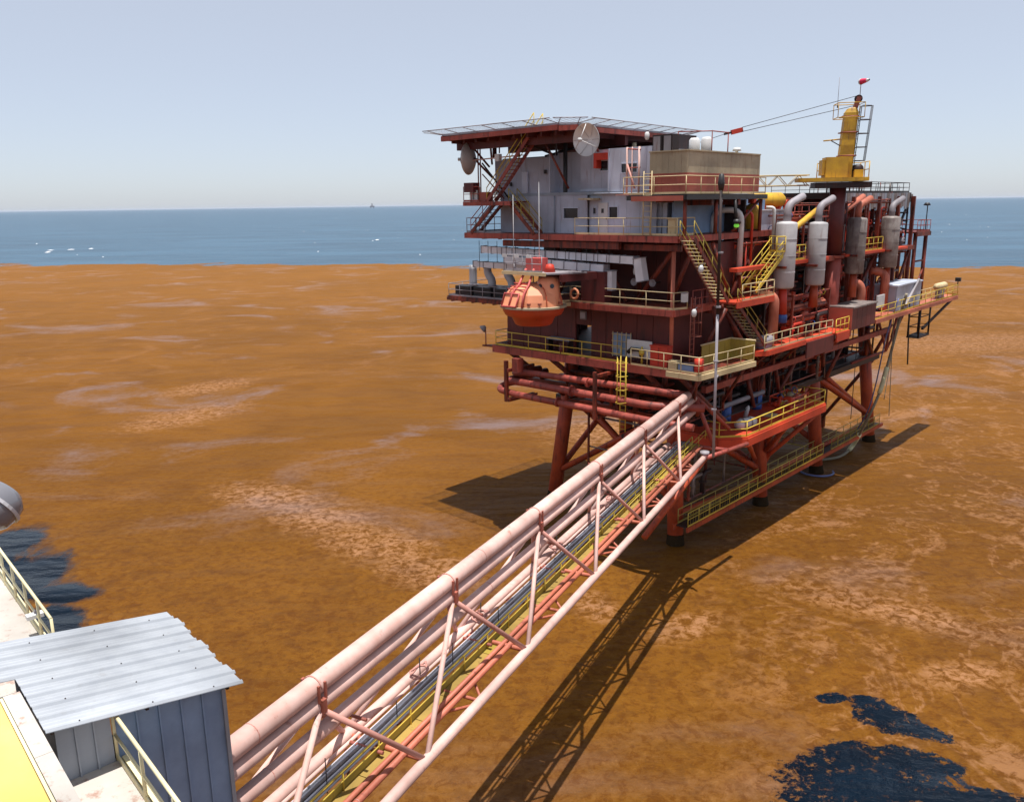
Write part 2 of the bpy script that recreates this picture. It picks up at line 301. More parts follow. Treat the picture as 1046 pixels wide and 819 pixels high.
# ------------------------------------------------------------------ sea with its mat of seaweed
def sea_material():
    m, n, l, b = new_mat('sea_and_seaweed')
    geo = n.new('ShaderNodeNewGeometry'); sp = n.new('ShaderNodeSeparateXYZ'); l.new(geo.outputs['Position'], sp.inputs[0])
    def noise(scale, det=6, rough=0.6, sx=1, sy=1, dist=0.0, off=(0, 0, 0), rot=0.0):
        mp = n.new('ShaderNodeMapping'); mp.inputs['Scale'].default_value = (sx, sy, 1); mp.inputs['Location'].default_value = off; mp.inputs['Rotation'].default_value = (0, 0, rot)
        l.new(geo.outputs['Position'], mp.inputs['Vector'])
        t = n.new('ShaderNodeTexNoise'); t.inputs['Scale'].default_value = scale; t.inputs['Detail'].default_value = det
        t.inputs['Roughness'].default_value = rough; t.inputs['Distortion'].default_value = dist; l.new(mp.outputs[0], t.inputs['Vector'])
        return t.outputs['Fac']
    def ma(op, a, c=None, clamp=False):
        t = n.new('ShaderNodeMath'); t.operation = op; t.use_clamp = clamp
        for i, v in enumerate((a, c)):
            if v is None: continue
            if isinstance(v, (int, float)): t.inputs[i].default_value = v
            else: l.new(v, t.inputs[i])
        return t.outputs[0]
    def ramp(f, lo, hi):
        t = n.new('ShaderNodeMapRange'); t.clamp = True; t.inputs['From Min'].default_value = lo; t.inputs['From Max'].default_value = hi
        t.interpolation_type = 'SMOOTHSTEP'; l.new(f, t.inputs['Value']); return t.outputs[0]
    def mix(f, a, c):
        t = n.new('ShaderNodeMixRGB'); 
        if isinstance(f, float): t.inputs[0].default_value = f
        else: l.new(f, t.inputs[0])
        for i, v in ((1, a), (2, c)):
            if isinstance(v, tuple): t.inputs[i].default_value = (*v, 1)
            else: l.new(v, t.inputs[i])
        return t.outputs[0]
    def blob(cx, cy, rx, ry, ang=0.0):
        """distance-like field: <1 inside an ellipse"""
        dx = ma('SUBTRACT', sp.outputs[0], cx); dy = ma('SUBTRACT', sp.outputs[1], cy); c, s = math.cos(ang), math.sin(ang)
        u = ma('DIVIDE', ma('ADD', ma('MULTIPLY', dx, c), ma('MULTIPLY', dy, s)), rx)
        v = ma('DIVIDE', ma('SUBTRACT', ma('MULTIPLY', dy, c), ma('MULTIPLY', dx, s)), ry)
        return ma('SQRT', ma('ADD', ma('MULTIPLY', u, u), ma('MULTIPLY', v, v)))
    X, Y = sp.outputs[0], sp.outputs[1]
    # --- where open water shows
    far_edge = ma('ADD', ma('MULTIPLY', X, -0.23), 350.0)
    wob = ma('MULTIPLY', ma('SUBTRACT', noise(0.02, 7, 0.7), 0.5), 130.0)
    far = ramp(ma('SUBTRACT', ma('ADD', Y, wob), far_edge), 0.0, 7.0)
    edge = ma('MULTIPLY', ma('SUBTRACT', noise(0.8, 8, 0.78, dist=0.4), 0.5), 1.9)
    edge2 = ma('MULTIPLY', ma('SUBTRACT', noise(0.4, 7, 0.7, sx=1.25, sy=0.8, dist=0.5, off=(7, 3, 0), rot=0.2), 0.5), 1.3)
    holes = None
    for f in BLOBS_R: 
        q = ma('ADD', blob(*f), edge); holes = q if holes is None else ma('MINIMUM', holes, q)
    hl = None
    for f in BLOBS_L:
        q = ma('ADD', blob(*f), edge2); hl = q if hl is None else ma('MINIMUM', hl, q)
    hole = ma('MULTIPLY', ma('SUBTRACT', 1.0, ramp(holes, 0.92, 1.06)), ma('SUBTRACT', 1.0, ma('MULTIPLY', ramp(noise(2.4, 6, 0.75, off=(3, 1, 0)), 0.54, 0.60), ma('MULTIPLY', ramp(holes, 0.25, 0.85), 0.9)))); holel = ma('SUBTRACT', 1.0, ramp(hl, 0.75, 1.2))
    water = ma('MAXIMUM', far, ma('MAXIMUM', hole, holel))
    # --- weed colours
    big = noise(0.025, 5, 0.6, dist=0.4); mid = noise(0.16, 6, 0.62, sx=0.8, sy=1.3, dist=0.8, rot=0.5); fine = noise(2.6, 8, 0.75); grain = noise(9.0, 4, 0.8)
    weed = mix(ramp(big, 0.35, 0.65), (0.116, 0.046, 0.0050), (0.154, 0.061, 0.0070))
    weed = mix(ma('MULTIPLY', ramp(mid, 0.42, 0.72), 0.55), weed, (0.084, 0.030, 0.004))
    weed = mix(ma('MULTIPLY', ramp(fine, 0.5, 0.72), 0.55), weed, (0.060, 0.024, 0.006))
    weed = mix(ma('MULTIPLY', ramp(fine, 0.46, 0.25), 0.40), weed, (0.22, 0.10, 0.022))
    gr2 = noise(1.6, 7, 0.75, dist=0.6, off=(5, 5, 0))
    nearm = ma('SUBTRACT', 1.0, ma('MULTIPLY', ramp(Y, 45.0, 110.0), 0.8))
    weed = mix(ma('MULTIPLY', ma('MULTIPLY', ramp(gr2, 0.52, 0.40), nearm), 0.55), weed, (0.070, 0.020, 0.002))
    weed = mix(ma('MULTIPLY', ma('MULTIPLY', ramp(gr2, 0.56, 0.68), nearm), 0.35), weed, (0.21, 0.095, 0.012))
    weed = mix(ma('MULTIPLY', ramp(grain, 0.52, 0.75), 0.40), weed, (0.24, 0.115, 0.035))
    # pale, pinkish bleached weed in patches and wandering streaks
    streak = noise(0.085, 8, 0.72, sx=1.2, sy=0.9, dist=1.6, off=(3, 9, 0), rot=0.75)
    vein = ma('ABSOLUTE', ma('SUBTRACT', noise(0.085, 6, 0.6, dist=1.2, off=(21, 4, 0)), 0.5))
    pb = None
    for f in BLOBS_P:
        q = blob(*f); pb = q if pb is None else ma('MINIMUM', pb, q)
    inp = ma('SUBTRACT', 1.0, ramp(ma('ADD', pb, ma('MULTIPLY', edge, 1.1)), 0.35, 1.25))
    pale = ma('MULTIPLY', inp, ramp(gr2, 0.42, 0.60))
    reg = ramp(ma('SUBTRACT', X, ma('MULTIPLY', Y, 0.12)), 2.0, 14.0)
    pale2 = ma('MULTIPLY', ma('MULTIPLY', ramp(ma('ADD', streak, ma('MULTIPLY', ma('SUBTRACT', gr2, 0.5), 0.5)), 0.54, 0.66), 0.46), ma('MAXIMUM', reg, ma('MULTIPLY', ramp(Y, 90.0, 150.0), 0.45)))
    pale3 = ma('MULTIPLY', ma('MULTIPLY', ma('SUBTRACT', 1.0, ramp(vein, 0.004, 0.022)), ramp(gr2, 0.40, 0.6)), ma('MULTIPLY', reg, 0.42))
    pl = ma('MAXIMUM', ma('MAXIMUM', ma('MULTIPLY', pale, 0.75), pale2), pale3)
    weed = mix(pl, weed, (0.30, 0.150, 0.075))
    # sky sheen on thin wet weed, painted into its colour as lavender patches
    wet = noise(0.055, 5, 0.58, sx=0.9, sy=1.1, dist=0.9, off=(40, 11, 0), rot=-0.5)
    wet_sheen = ma('MULTIPLY', ramp(ma('ADD', wet, ma('MULTIPLY', ma('SUBTRACT', gr2, 0.5), 0.18)), 0.53, 0.74), 0.75)
    wet_sheen = ma('MULTIPLY', wet_sheen, ma('ADD', ma('MULTIPLY', ramp(Y, 50.0, 95.0), 0.6), 0.4))
    weed = mix(ma('MULTIPLY', wet_sheen, 0.75), weed, (0.160, 0.118, 0.125))
    blot = ma('MULTIPLY', ramp(noise(0.55, 5, 0.65, dist=0.5, off=(1, 8, 0)), 0.49, 0.62), ma('SUBTRACT', 1.0, ramp(Y, 50.0, 75.0)))
    weed = mix(ma('MULTIPLY', blot, 0.32), weed, (0.060, 0.022, 0.006))
    weed = mix(ramp(Y, 70.0, 330.0), weed, mix(0.40, weed, (0.25, 0.105, 0.016)))  # grazing-view brightening painted in: weed colour lightens with distance
    wv = noise(0.3, 3, 0.5, sx=0.4, sy=1.0, off=(2, 2, 0))
    deep = mix(ramp(wv, 0.35, 0.7), (0.001, 0.004, 0.009), (0.002, 0.008, 0.017))
    far_c = mix(ramp(noise(0.02, 6, 0.65, sx=0.35, sy=1.0), 0.35, 0.65), (0.012, 0.052, 0.092), (0.026, 0.084, 0.140))
    deep = mix(far, deep, far_c)
    col = mix(water, weed, deep)
    l.new(col, b.inputs['Base Color'])
    rg = mix(water, mix(wet_sheen, (0.62, 0.62, 0.62), (0.38, 0.38, 0.38)), (0.16, 0.16, 0.16)); rg = mix(far, rg, (0.36, 0.36, 0.36)); l.new(rg, b.inputs['Roughness'])
    sg = mix(water, mix(wet_sheen, (0.05, 0.05, 0.05), (0.30, 0.30, 0.30)), (0.12, 0.12, 0.12)); sg = mix(far, sg, (0.5, 0.5, 0.5)); l.new(sg, b.inputs['Specular IOR Level'])
    swell = noise(0.10, 3, 0.5, sx=0.5, sy=1.5, rot=0.2)
    chop = noise(1.3, 4, 0.6, sx=0.7, sy=1.5, rot=0.2)
    h = ma('ADD', ma('MULTIPLY', swell, 3.0), ma('MULTIPLY', chop, 0.22))
    bp = n.new('ShaderNodeBump'); bp.inputs['Strength'].default_value = 0.55; bp.inputs['Distance'].default_value = 1.0
    l.new(h, bp.inputs['Height']); l.new(bp.outputs[0], b.inputs['Normal'])
    return m
# (centre x, centre y, half length, half width, turn) in metres
BLOBS_R = [(*(15.6, 31.5), 4.1, 2.4, 0.0), (*(18.7, 30.6), 3.2, 1.0, -0.1), (*(15.4, 33.6), 1.9, 1.2, 0.0), (*(17.9, 33.1), 2.4, 1.1, -0.3), (*(18.3, 36.5), 1.7, 1.35, -0.7), (*(19.3, 35.5), 1.7, 0.7, -0.5), (*(16.3, 38.2), 0.9, 0.5, 0.0), (*(17.9, 37.9), 1.0, 0.5, -0.2)]
BLOBS_L = [(*(-39.1, 59.3), 2.4, 5.0, 0.0), (*(-34.4, 53.7), 3.0, 4.6, 0.0), (*(-30.7, 51.5), 2.8, 1.6, 0.0), (*(-29.4, 46.9), 3.0, 3.0, 0.0), (*(-39.3, 52.7), 6, 8, 0.0)]
BLOBS_P = [(*(-21.6, 69.9), 6.5, 3.4, -0.5), (*(-15.7, 64.5), 6.0, 3.4, -0.6), (*(-10.4, 59), 6.0, 3.4, -0.6), (*(-6.2, 54.4), 4.5, 2.8, -0.6), (*(-40.4, 100.1), 9.0, 5.0, 0.9), (*(-43.4, 117.3), 8.0, 4.5, 0.9), (*(10.3, 45.8), 3.0, 1.6, 0.5), (*(5.2, 48.5), 1.6, 2.2, 0.3), (*(23, 47.9), 7.0, 2.2, -0.6), (*(24.1, 40.1), 3.0, 1.5, 0.2), (*(81.1, 145.5), 30.0, 12.0, 0.2), (*(10.7, 90.4), 8.0, 7.0, 0.2)]
def polar_sheet():
    radii = [0, 20, 60, 150, 400, 1200, 5000, 20000, 50000]; n = 64; vs = [(0, 0, 0)]; fs = []
    for r in radii[1:]: vs += [(r * math.cos(2 * math.pi * j / n), r * math.sin(2 * math.pi * j / n), 0) for j in range(n)]
    fs += [(0, 1 + j, 1 + (j + 1) % n) for j in range(n)]
    for k in range(len(radii) - 2):
        a = 1 + k * n; b = a + n; fs += [(a + j, b + j, b + (j + 1) % n, a + (j + 1) % n) for j in range(n)]
    return vs, fs
vs_, fs_ = polar_sheet(); me = bpy.data.meshes.new('sea'); me.from_pydata(vs_, [], fs_); me.materials.append(sea_material())
sea = bpy.data.objects.new('sea', me); COL.objects.link(sea); sea['kind'] = 'structure'
# whitecaps on the open water
rc = random.Random(4); g = G()
for k in range(170):
    yy = 430 + 3200 * rc.random() ** 1.6; xx = rc.uniform(-0.75, 0.75) * yy; L = rc.uniform(0.2, 0.8) * (yy / 700) ** 0.6; W_ = L * rc.uniform(0.4, 1.6)
    if k < 5: xx, yy, L, W_ = [(-296, 545, 1.7, 3.5), (-286, 552, 2.0, 3.0), (-277, 560, 1.5, 2.6), (-284, 520, 1.5, 3), (-100, 640, 1.6, 5)][k]
    ps = []
    for j in range(9): 
        a = 2 * math.pi * j / 9; ps.append((xx + L * math.cos(a) * rc.uniform(0.7, 1.2), yy + W_ * math.sin(a) * rc.uniform(0.7, 1.2), 0.12))
    g.add(ps + [(xx, yy, 0.4)], [(j, (j + 1) % 9, 9) for j in range(9)])
tag(g.build('whitecap_foam', 'whitecap', F=WF), kind='stuff')

# ------------------------------------------------------------------ the offshore platform: jacket, decks, walls
PL = thing('offshore_platform', 'large rust-red offshore production platform on battered tubular legs standing in brown water', 'oil platform', (-6, 16, 0))
RB = [(0, 0), (0.9, 11.9), (0.9, 23.2), (0.7, 37.0)]; LB = [(-13.2, 1.6), (-13.8, 12.5), (-13.8, 24.0), (-13.6, 37.0)]
def leg_pts(bx, by, side, end):
    tx = bx + side * -1.25; ty = by + end * 1.2
    return [(bx - side * -0.2, by - end * 0.15, -2), (tx, ty, 13.6)]
LEGL = []
for side, row in ((1, RB), (-1, LB)):
    for i, (bx, by) in enumerate(row):
        end = (1, 0.3, -0.3, -1)[i]; p, q = leg_pts(bx, by, side, end); r = 0.60 if side > 0 else 0.60
        q2 = (q[0], q[1], 22.6)
        lg = G().path([p, q], r, 18).build('leg', 'leg', PL)
        a0 = lerp(p, q, 2 / 15.6 * 0.9); a1 = lerp(p, q, (2 + 0.75) / 15.6)
        G().path([lerp(p, q, 0.0), lerp(p, q, 0.13), lerp(p, q, 0.155), a1], r, 18, radii=[r + 0.09, r + 0.08, r + 0.04, r + 0.006]).build('growth_band', 'growth', PL, parent=lg)
        G().path([q, q2], r * 0.85, 16).build('column', 'oxide', PL); LEGL.append((p, q))
def legat(i, z): p, q = LEGL[i]; return lerp(p, q, (z + 2) / 15.6)
def brace(i, zi, j, zj, r=0.26, mat='leg'): G().tube(legat(i, zi), legat(j, zj), r, 10).build('brace', mat, PL)
for i in (0, 1, 2): 
    brace(i, 9.3, i + 1, 3.0) if i != 1 else brace(i, 3.0, i + 1, 9.3)
    brace(i, 2.2, i + 1, 2.2, 0.2); brace(i, 9.0, i + 1, 9.0, 0.3)
for i in (4, 5, 6): 
    brace(i, 9.3, i + 1, 2.5) if i != 5 else brace(i, 2.5, i + 1, 9.3)
    brace(i + 1, 9.3, i, 2.5) if i != 5 else brace(i + 1, 2.5, i, 9.3)
    brace(i, 9.0, i + 1, 9.0, 0.3)
for i in range(4): brace(i, 3.0, i + 4, 10.2, 0.28); brace(i, 9.0, i + 4, 9.0, 0.3); 
brace(4, 2.5, 0, 10.0, 0.26); brace(3, 3, 2, 10.2, 0.24)
tag(G().path([(-5.6, 39.6, -2), (-5.0, 38.2, 12)], 0.45, 12).build('leg', 'oxide', PL)); 
G().tube((-4.6, 37.0, 9.0), (-6.5, 41.5, 0.4), 0.22, 8).build('brace', 'oxide', PL)
G().tube((-5.4, 39, 1.0), (0.2, 37.5, 8.6), 0.2, 8).build('brace', 'oxide', PL)
def deck(z, x0, x1, y0, y1, name, t=0.35, edge='oxide_pink', top='oxide', beam=0.55, joists=True, fascia=None):
    f = G().box(x0, x1, y0, y1, z - 0.12, z).build(name, top, PL)
    e = 0.10
    for (a, b_) in (((x0, y0), (x1, y0)), ((x1, y0), (x1, y1)), ((x1, y1), (x0, y1)), ((x0, y1), (x0, y0))):
        G().bar((a[0], a[1], z - beam / 2 - 0.004), (b_[0], b_[1], z - beam / 2 - 0.004), 0.2, beam - 0.02).build('edge_beam', edge, PL)
    if joists:
        n = int((x1 - x0) / 1.6); g = G()
        for k in range(1, n): g.bar((x0 + (x1 - x0) * k / n, y0 + 0.12, z - 0.3), (x0 + (x1 - x0) * k / n, y1 - 0.12, z - 0.3), 0.12, 0.34)
        for yy in (y0 + (y1 - y0) * 0.33, y0 + (y1 - y0) * 0.66): g.bar((x0 + 0.12, yy, z - 0.42), (x1 - 0.12, yy, z - 0.42), 0.3, 0.5)
        tag(g.build('joists', 'oxide', PL), kind='stuff')
# cellar deck, lower deck, middle deck, upper deck, rear production levels
deck(9.3, -13.2, 0.6, 2.0, 38.0, 'cellar_floor', edge='dark', top='dark')
deck(14.4, -13.6, 3.0, -5.2, 38.0, 'lower_floor', edge='oxide_pink')
deck(18.25, -12.0, 2.5, -5.2, 9.5, 'middle_floor', edge='oxide_pink', beam=0.42)
deck(20.5, -12.5, 3.2, 9.5, 37.5, 'production_floor', edge='oxide', top='oxide', beam=0.4)
deck(22.9, -16.4, 2.7, -5.2, 11.0, 'upper_floor', edge='oxide_pink', beam=0.42)
deck(25.55, -12.0, 2.6, 20.0, 37.0, 'top_floor', edge='dark', top='dark', beam=0.5)
deck(25.42, -1.2, 3.1, -5.2, 5.5, 'tank_floor', edge='black', top='dark', beam=0.32)
# second fascia below the upper deck edge, as in the stepped girder at the front
G().box(-12.6, -2.0, -5.0, -4.7, 21.95, 22.4).build('fascia_girder', 'oxide', PL)
G().box(-2.0, 2.4, -4.4, -4.2, 21.9, 22.29).build('fascia_girder', 'oxide', PL)
# maroon wall between lower and middle deck, in plates with recessed joints, doorway left open
def plates(x0, x1, y, z0, z1, n, mat, nm='wall_plate', t=0.12, joint=0.04):
    for k in range(n):
        a = x0 + (x1 - x0) * k / n; b_ = x0 + (x1 - x0) * (k + 1) / n
        G().box(a + joint / 2, b_ - joint / 2, y, y + t, z0, z1).build(nm, mat, PL)
plates(-13.2, -6.4, -4.0, 14.4, 17.95, 4, 'maroon')
G().box(-13.2, -13.05, -3.85, 6.0, 14.4, 17.95).build('wall_plate', 'maroon', PL)
plates(-5.0, 1.5, -4.0, 14.4, 17.95, 5, 'maroon')
G().box(-6.36, -5.04, -4.0, -3.88, 16.5, 17.95).build('wall_plate', 'maroon', PL)
G().box(-6.36, -5.04, -2.0, -1.9, 14.4, 16.5).build('doorway_back', 'black', PL)
G().box(1.36, 1.48, -3.86, 4.5, 14.4, 17.95).build('wall_plate', 'maroon', PL)
G().box(-4.98, 1.4, -3.86, -3.6, 14.42, 17.9).build('wall_backing', 'dark', PL)
G().box(-13.0, -6.44, -3.86, -3.6, 14.42, 17.9).build('wall_backing', 'dark', PL)
G().tube((1.7, -4.1, 14.4), (1.7, -4.1, 22.3), 0.14, 10).build('column', 'salmon', PL)
# upper storey recess: maroon plates with diagonal braces in front
plates(-7.2, 2.3, -1.2, 18.25, 22.3, 5, 'maroon')
G().box(-12, 2.2, -1.0, -0.8, 18.3, 22.28).build('wall_backing', 'dark', PL)
for (p, q) in (((-5.2, -3.2, 21.9), (-2.6, -3.2, 18.3)), ((1.2, -3.0, 22.2), (-1.9, -3.0, 18.3)), ((2.2, -2.6, 22.2), (0.6, -2.6, 18.3)), ((-7.6, -2.0, 18.3), (-5.6, -2.0, 22.2)), ((-7.0, -2.4, 22.2), (-9.4, -2.4, 18.3))):
    G().tube(p, q, 0.17, 8).build('diagonal_brace', 'oxide', PL)
for x in (-9.6, -5.4, -2.2, 0.3): G().tube((x, -2.2, 18.25), (x, -2.2, 22.3), 0.2, 10).build('column', 'oxide', PL)
# open truss between lower and middle decks to the right of the wall
for (p, q) in (((2.4, -2.0, 14.4), (4.0, -1.2, 18.1)), ((3.0, -1.0, 18.1), (1.9, 1.8, 14.4)), ((4.2, 2.2, 14.4), (2.9, 0.4, 18.1)), ((2.9, 3.5, 14.4), (2.9, 0.5, 18.1)), ((2.9, 3.5, 14.4), (2.9, 7.5, 18.1))):
    G().tube(p, q, 0.15, 8).build('diagonal_brace', 'oxide', PL)
G().box(1.6, 3.2, 6.0, 6.2, 14.4, 20.2).build('wall_plate', 'dark', PL)  # dark sheet stands in for the shade of the open bay
# side of the upper storey under the beige tank
G().box(2.25, 2.37, -1.0, 11.0, 18.3, 22.3).build('wall_plate', 'maroon', PL)
G().box(0.9, 1.05, -3.2, 9.5, 22.9, 25.08).build('wall_plate', 'clad', PL)
G().box(1.05, 2.6, 3.4, 3.6, 22.9, 25.08).build('wall_plate', 'dark', PL)
for y in (-4.8, -1.0, 5.2): G().tube((2.85, y, 22.9), (2.85, y, 25.1), 0.13, 10).build('column', 'oxide', PL)
for (y0, y1) in ((1.4, 5.0),): G().tube((2.8, y0, 23.0), (2.8, y1, 25.0), 0.1, 8).build('diagonal_brace', 'oxide', PL)
for (p, q) in (((2.7, -1.0, 22.3), (2.7, 1.6, 18.4)), ((2.7, 1.6, 18.4), (2.7, 5.0, 22.3))): G().tube(p, q, 0.14, 8).build('diagonal_brace', 'oxide', PL)
# rear frame: columns and girders of the production decks
for y in (10.0, 16.0, 22.0, 28.0, 33.0, 37.2):
    for x in (2.9, -4.5, -11.8):
        G().box(x - 0.16, x + 0.16, y - 0.16, y + 0.16, 14.4, 25.2 if y > 20 else 20.2).build('column', 'oxide', PL)
for (y0, y1) in ((10, 16), (22, 28), (28, 33), (33, 37.2)):
    G().tube((2.9, y0, 14.6), (2.9, y1, 20.2), 0.16, 8).build('diagonal_brace', 'oxide', PL)
for (y0, y1) in ((22, 28), (33, 28), (33, 37.2)): G().tube((2.6, y0, 20.6), (2.6, y1, 25.2), 0.13, 8).build('diagonal_brace', 'dark', PL)
# girder and truss under the lower deck on the right side
G().bar((3.05, -2.0, 12.6), (3.05, 33, 12.6), 0.35, 0.45).build('girder', 'oxide_pink', PL)
for k in range(9):
    y = 1 + k * 3.6
    G().bar((3.05, y, 12.8), (3.05, y + 0.01, 14.0), 0.2, 0.2, (0, 1, 0)).build('strut', 'oxide', PL)
for (y0, z0, y1, z1, x) in ((3.0, 12.4, 5.5, 9.4, 2.0), (7.6, 9.4, 7.4, 12.4, 2.0), (9.2, 12.4, 9.4, 9.4, 2.0), (10.4, 12.4, 13.2, 9.2, 2.2), (15, 12.4, 12.6, 8.8, 2.0), (26, 12.4, 24, 8.8, 1.6), (31, 12.4, 35.6, 9.6, 1.6), (38.0, 12.4, 36.2, 9.6, 1.6), (20.5, 12.4, 23, 9.2, 1.8)):
    G().tube((x, y0, z0), (x - 0.8, y1, z1), 0.17, 8).build('strut', 'oxide', PL)
for k in range(12):
    y = 3.5 + k * 3.0
    G().tube((-1.0 - (k % 3) * 2.2, y, 9.3), (-1.6 - (k % 3) * 2.2, y + (k % 2) * 1.5, 14.2), 0.15, 8).build('strut', 'oxide' if k % 2 else 'dark', PL)
# cantilever brackets below front edge of lower deck
for x in (-12.0, -8.0, -4.0, 0.2, 3.0):
    G().tube((x, -4.9, 13.9), (x + 0.2, 1.2, 9.6), 0.2, 8).build('bracket_brace', 'oxide', PL)
G().bar((-13.0, -1.5, 11.0), (1.0, -1.5, 11.0), 0.4, 0.7).build('girder', 'maroon', PL)
G().bar((-13.0, 2.2, 10.6), (0.6, 2.2, 10.6), 0.4, 0.9).build('girder', 'maroon', PL)
G().box(-12.4, -0.4, 6.4, 6.6, 9.4, 13.9).build('wall_plate', 'black', PL)  # black and dark sheets from here stand in for darkness inside the bays
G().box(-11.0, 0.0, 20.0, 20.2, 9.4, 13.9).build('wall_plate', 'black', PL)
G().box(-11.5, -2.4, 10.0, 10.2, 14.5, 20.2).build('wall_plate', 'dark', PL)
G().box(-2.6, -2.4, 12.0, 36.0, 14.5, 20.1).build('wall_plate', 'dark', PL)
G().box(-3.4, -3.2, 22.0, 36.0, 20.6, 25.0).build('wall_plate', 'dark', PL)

G().box(-6.0, 2.2, -0.6, -0.45, 10.2, 13.9).build('wall_plate', 'dark', PL)  # dark sheets added behind the front pipes to shut out bright water
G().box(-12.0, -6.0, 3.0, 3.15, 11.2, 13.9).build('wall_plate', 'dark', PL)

# ------------------------------------------------------------------ front pipes that come off the bridge and run along the platform front
for k, (pts, r, txt) in enumerate([
    ([(3.6, -5.0, 12.85), (2.2, -5.4, 12.9), (-9.6, -5.6, 12.75), (-11.4, -5.6, 12.5), (-11.6, -2.0, 12.3)], 0.24, 'thick rust-red pipe running highest under the front walkway'),
    ([(4.3, -4.0, 11.9), (1.6, -6.0, 12.0), (-9.9, -6.2, 12.1), (-11.5, -6.2, 12.0), (-11.8, -1.0, 11.9)], 0.27, 'thick mauve-red pipe bending round at the left end, middle of the front bundle'),
    ([(4.6, -5.8, 11.0), (2.0, -6.4, 11.1), (-10.2, -6.5, 11.2), (-12.1, -6.4, 11.3), (-12.2, -5.0, 11.6), (-10.6, -4.2, 11.7)], 0.25, 'lowest thick pink-red pipe of the front bundle, ending in a bend at the left'),
    ([(3.0, -3.8, 12.4), (-9.0, -3.8, 12.3)], 0.2, 'red pipe lying furthest back under the front walkway')]):
    t = pipe(txt, pts, r, 'salmon' if k == 9 else 'oxide_pink', rad=0.9, n=12, flanges=[((-4 - k, pts[2][1], pts[2][2] + 0.02), (1, 0, 0))] if k < 3 else ())
t = thing('pipe_support_frame', 'rust-red post and beam frame holding the left end of the front pipes', 'pipe support', (-10.2, -6.2, 11))
G().box(-10.9, -10.65, -6.9, -6.65, 10.6, 13.7).build('post', 'oxide', t); G().box(-10.35, -9.75, -6.6, -6.0, 12.9, 13.9).build('cap_box', 'oxide_pink', t)
for z in (10.75, 13.0): G().box(-10.6, -10.4, -6.9, -4.0, z - 0.12, z + 0.12).build('beam', 'oxide', t)
G().bar((-10.8, -6.78, 10.8), (-8.4, -6.0, 11.4), 0.16).build('beam', 'oxide', t)
t = thing('pipe_support_frame', 'rust-red hanger frame round the front pipes below the doorway', 'pipe support', (-2.4, -5.6, 11))
for z in (10.7, 13.6): G().box(-2.55, -2.3, -6.9, -4.2, z - 0.1, z + 0.1).build('beam', 'oxide', t)
for y in (-6.9, -4.3): G().box(-2.55, -2.3, y - 0.1, y + 0.1, 10.6, 13.9).build('post', 'oxide', t)

# ------------------------------------------------------------------ accommodation building
BD = thing('accommodation_block', 'two-storey blue-grey steel accommodation block with small dark windows under the helideck', 'building', (-7, 0, 22.9))
def panel_run(root, x0, x1, y, z0, z1, n, mat, holes=(), nm='wall_panel', t=0.1, rib=True):
    """cladding panels one by one; holes = (x0,x1,z0,z1) windows cut by splitting the panel"""
    w_ = (x1 - x0) / n
    for k in range(n):
        a = x0 + w_ * k + 0.008; b_ = x0 + w_ * (k + 1) - 0.008; g = G()
        hs = [h for h in holes if h[0] < b_ and h[1] > a]
        if hs:
            h = hs[0]; ha = max(a, h[0]); hb = min(b_, h[1])
            if ha > a + 0.01: g.box(a, ha, y, y + t, z0, z1)
            if hb < b_ - 0.01: g.box(hb, b_, y, y + t, z0, z1)
            g.box(ha, hb, y, y + t, z0, h[2]); g.box(ha, hb, y, y + t, h[3], z1)
        else: g.box(a, b_, y, y + t, z0, z1)
        g.build(nm, mat, root)
def window(root, x0, x1, y, z0, z1, frame='greyl'):
    f = G().box(x0 - 0.06, x1 + 0.06, y - 0.05, y + 0.02, z0 - 0.06, z0).box(x0 - 0.06, x1 + 0.06, y - 0.05, y + 0.02, z1, z1 + 0.06).box(x0 - 0.06, x0, y - 0.05, y + 0.02, z0, z1).box(x1, x1 + 0.06, y - 0.05, y + 0.02, z0, z1).build('window', frame, root)
    G().box(x0, x1, y + 0.05, y + 0.07, z0, z1).build('pane', 'glass', root, parent=f)
YF = -3.4
low_w = [(-8.0, -6.7, 23.95, 24.65), (-4.15, -3.45, 24.0, 24.7), (-5.55, -5.3, 24.25, 24.65)]
up_w = [(-5.15, -4.3, 27.15, 27.8), (-3.0, -1.75, 26.95, 27.5)]
panel_run(BD, -14.3, -5.9, YF, 22.9, 25.55, 7, 'grey', low_w); panel_run(BD, -5.9, 0.5, YF + 0.25, 22.9, 25.55, 6, 'greyl', low_w)
panel_run(BD, -14.9, -9.4, YF + 0.1, 25.75, 28.25, 5, 'grey'); panel_run(BD, -9.4, -6.9, YF + 1.0, 25.75, 28.55, 2, 'grey'); 
panel_run(BD, -6.9, -4.1, YF + 0.5, 25.75, 28.55, 3, 'grey', up_w); panel_run(BD, -4.1, 0.0, YF, 25.75, 28.55, 4, 'greyl', up_w)
for (x0, x1, z0, z1) in low_w[:1]: window(BD, x0, x1, YF, z0, z1)
for (x0, x1, z0, z1) in low_w[1:]: window(BD, x0, x1, YF + 0.25, z0, z1)
window(BD, *up_w[0][:2], YF + 0.5, *up_w[0][2:]); window(BD, *up_w[1][:2], YF, *up_w[1][2:])
G().box(-14.2, 0.4, -2.9, 9.0, 22.95, 25.5).build('inner_wall', 'grey', BD); G().box(-14.8, -0.1, -2.2, 8.6, 25.8, 28.2).build('inner_wall', 'grey', BD)
G().box(-14.3, 0.55, -3.45, 9.1, 25.55, 25.75).build('floor_band', 'cladgrey', BD)
G().box(-15.0, 0.05, -2.35, 8.8, 28.25, 28.4).build('roof', 'cladgrey', BD)
for x in (-9.3, -4.05): G().box(x - 0.05, x + 0.05, YF - 0.06, YF + 1.1, 25.76, 28.5).build('corner_trim', 'greyl', BD)
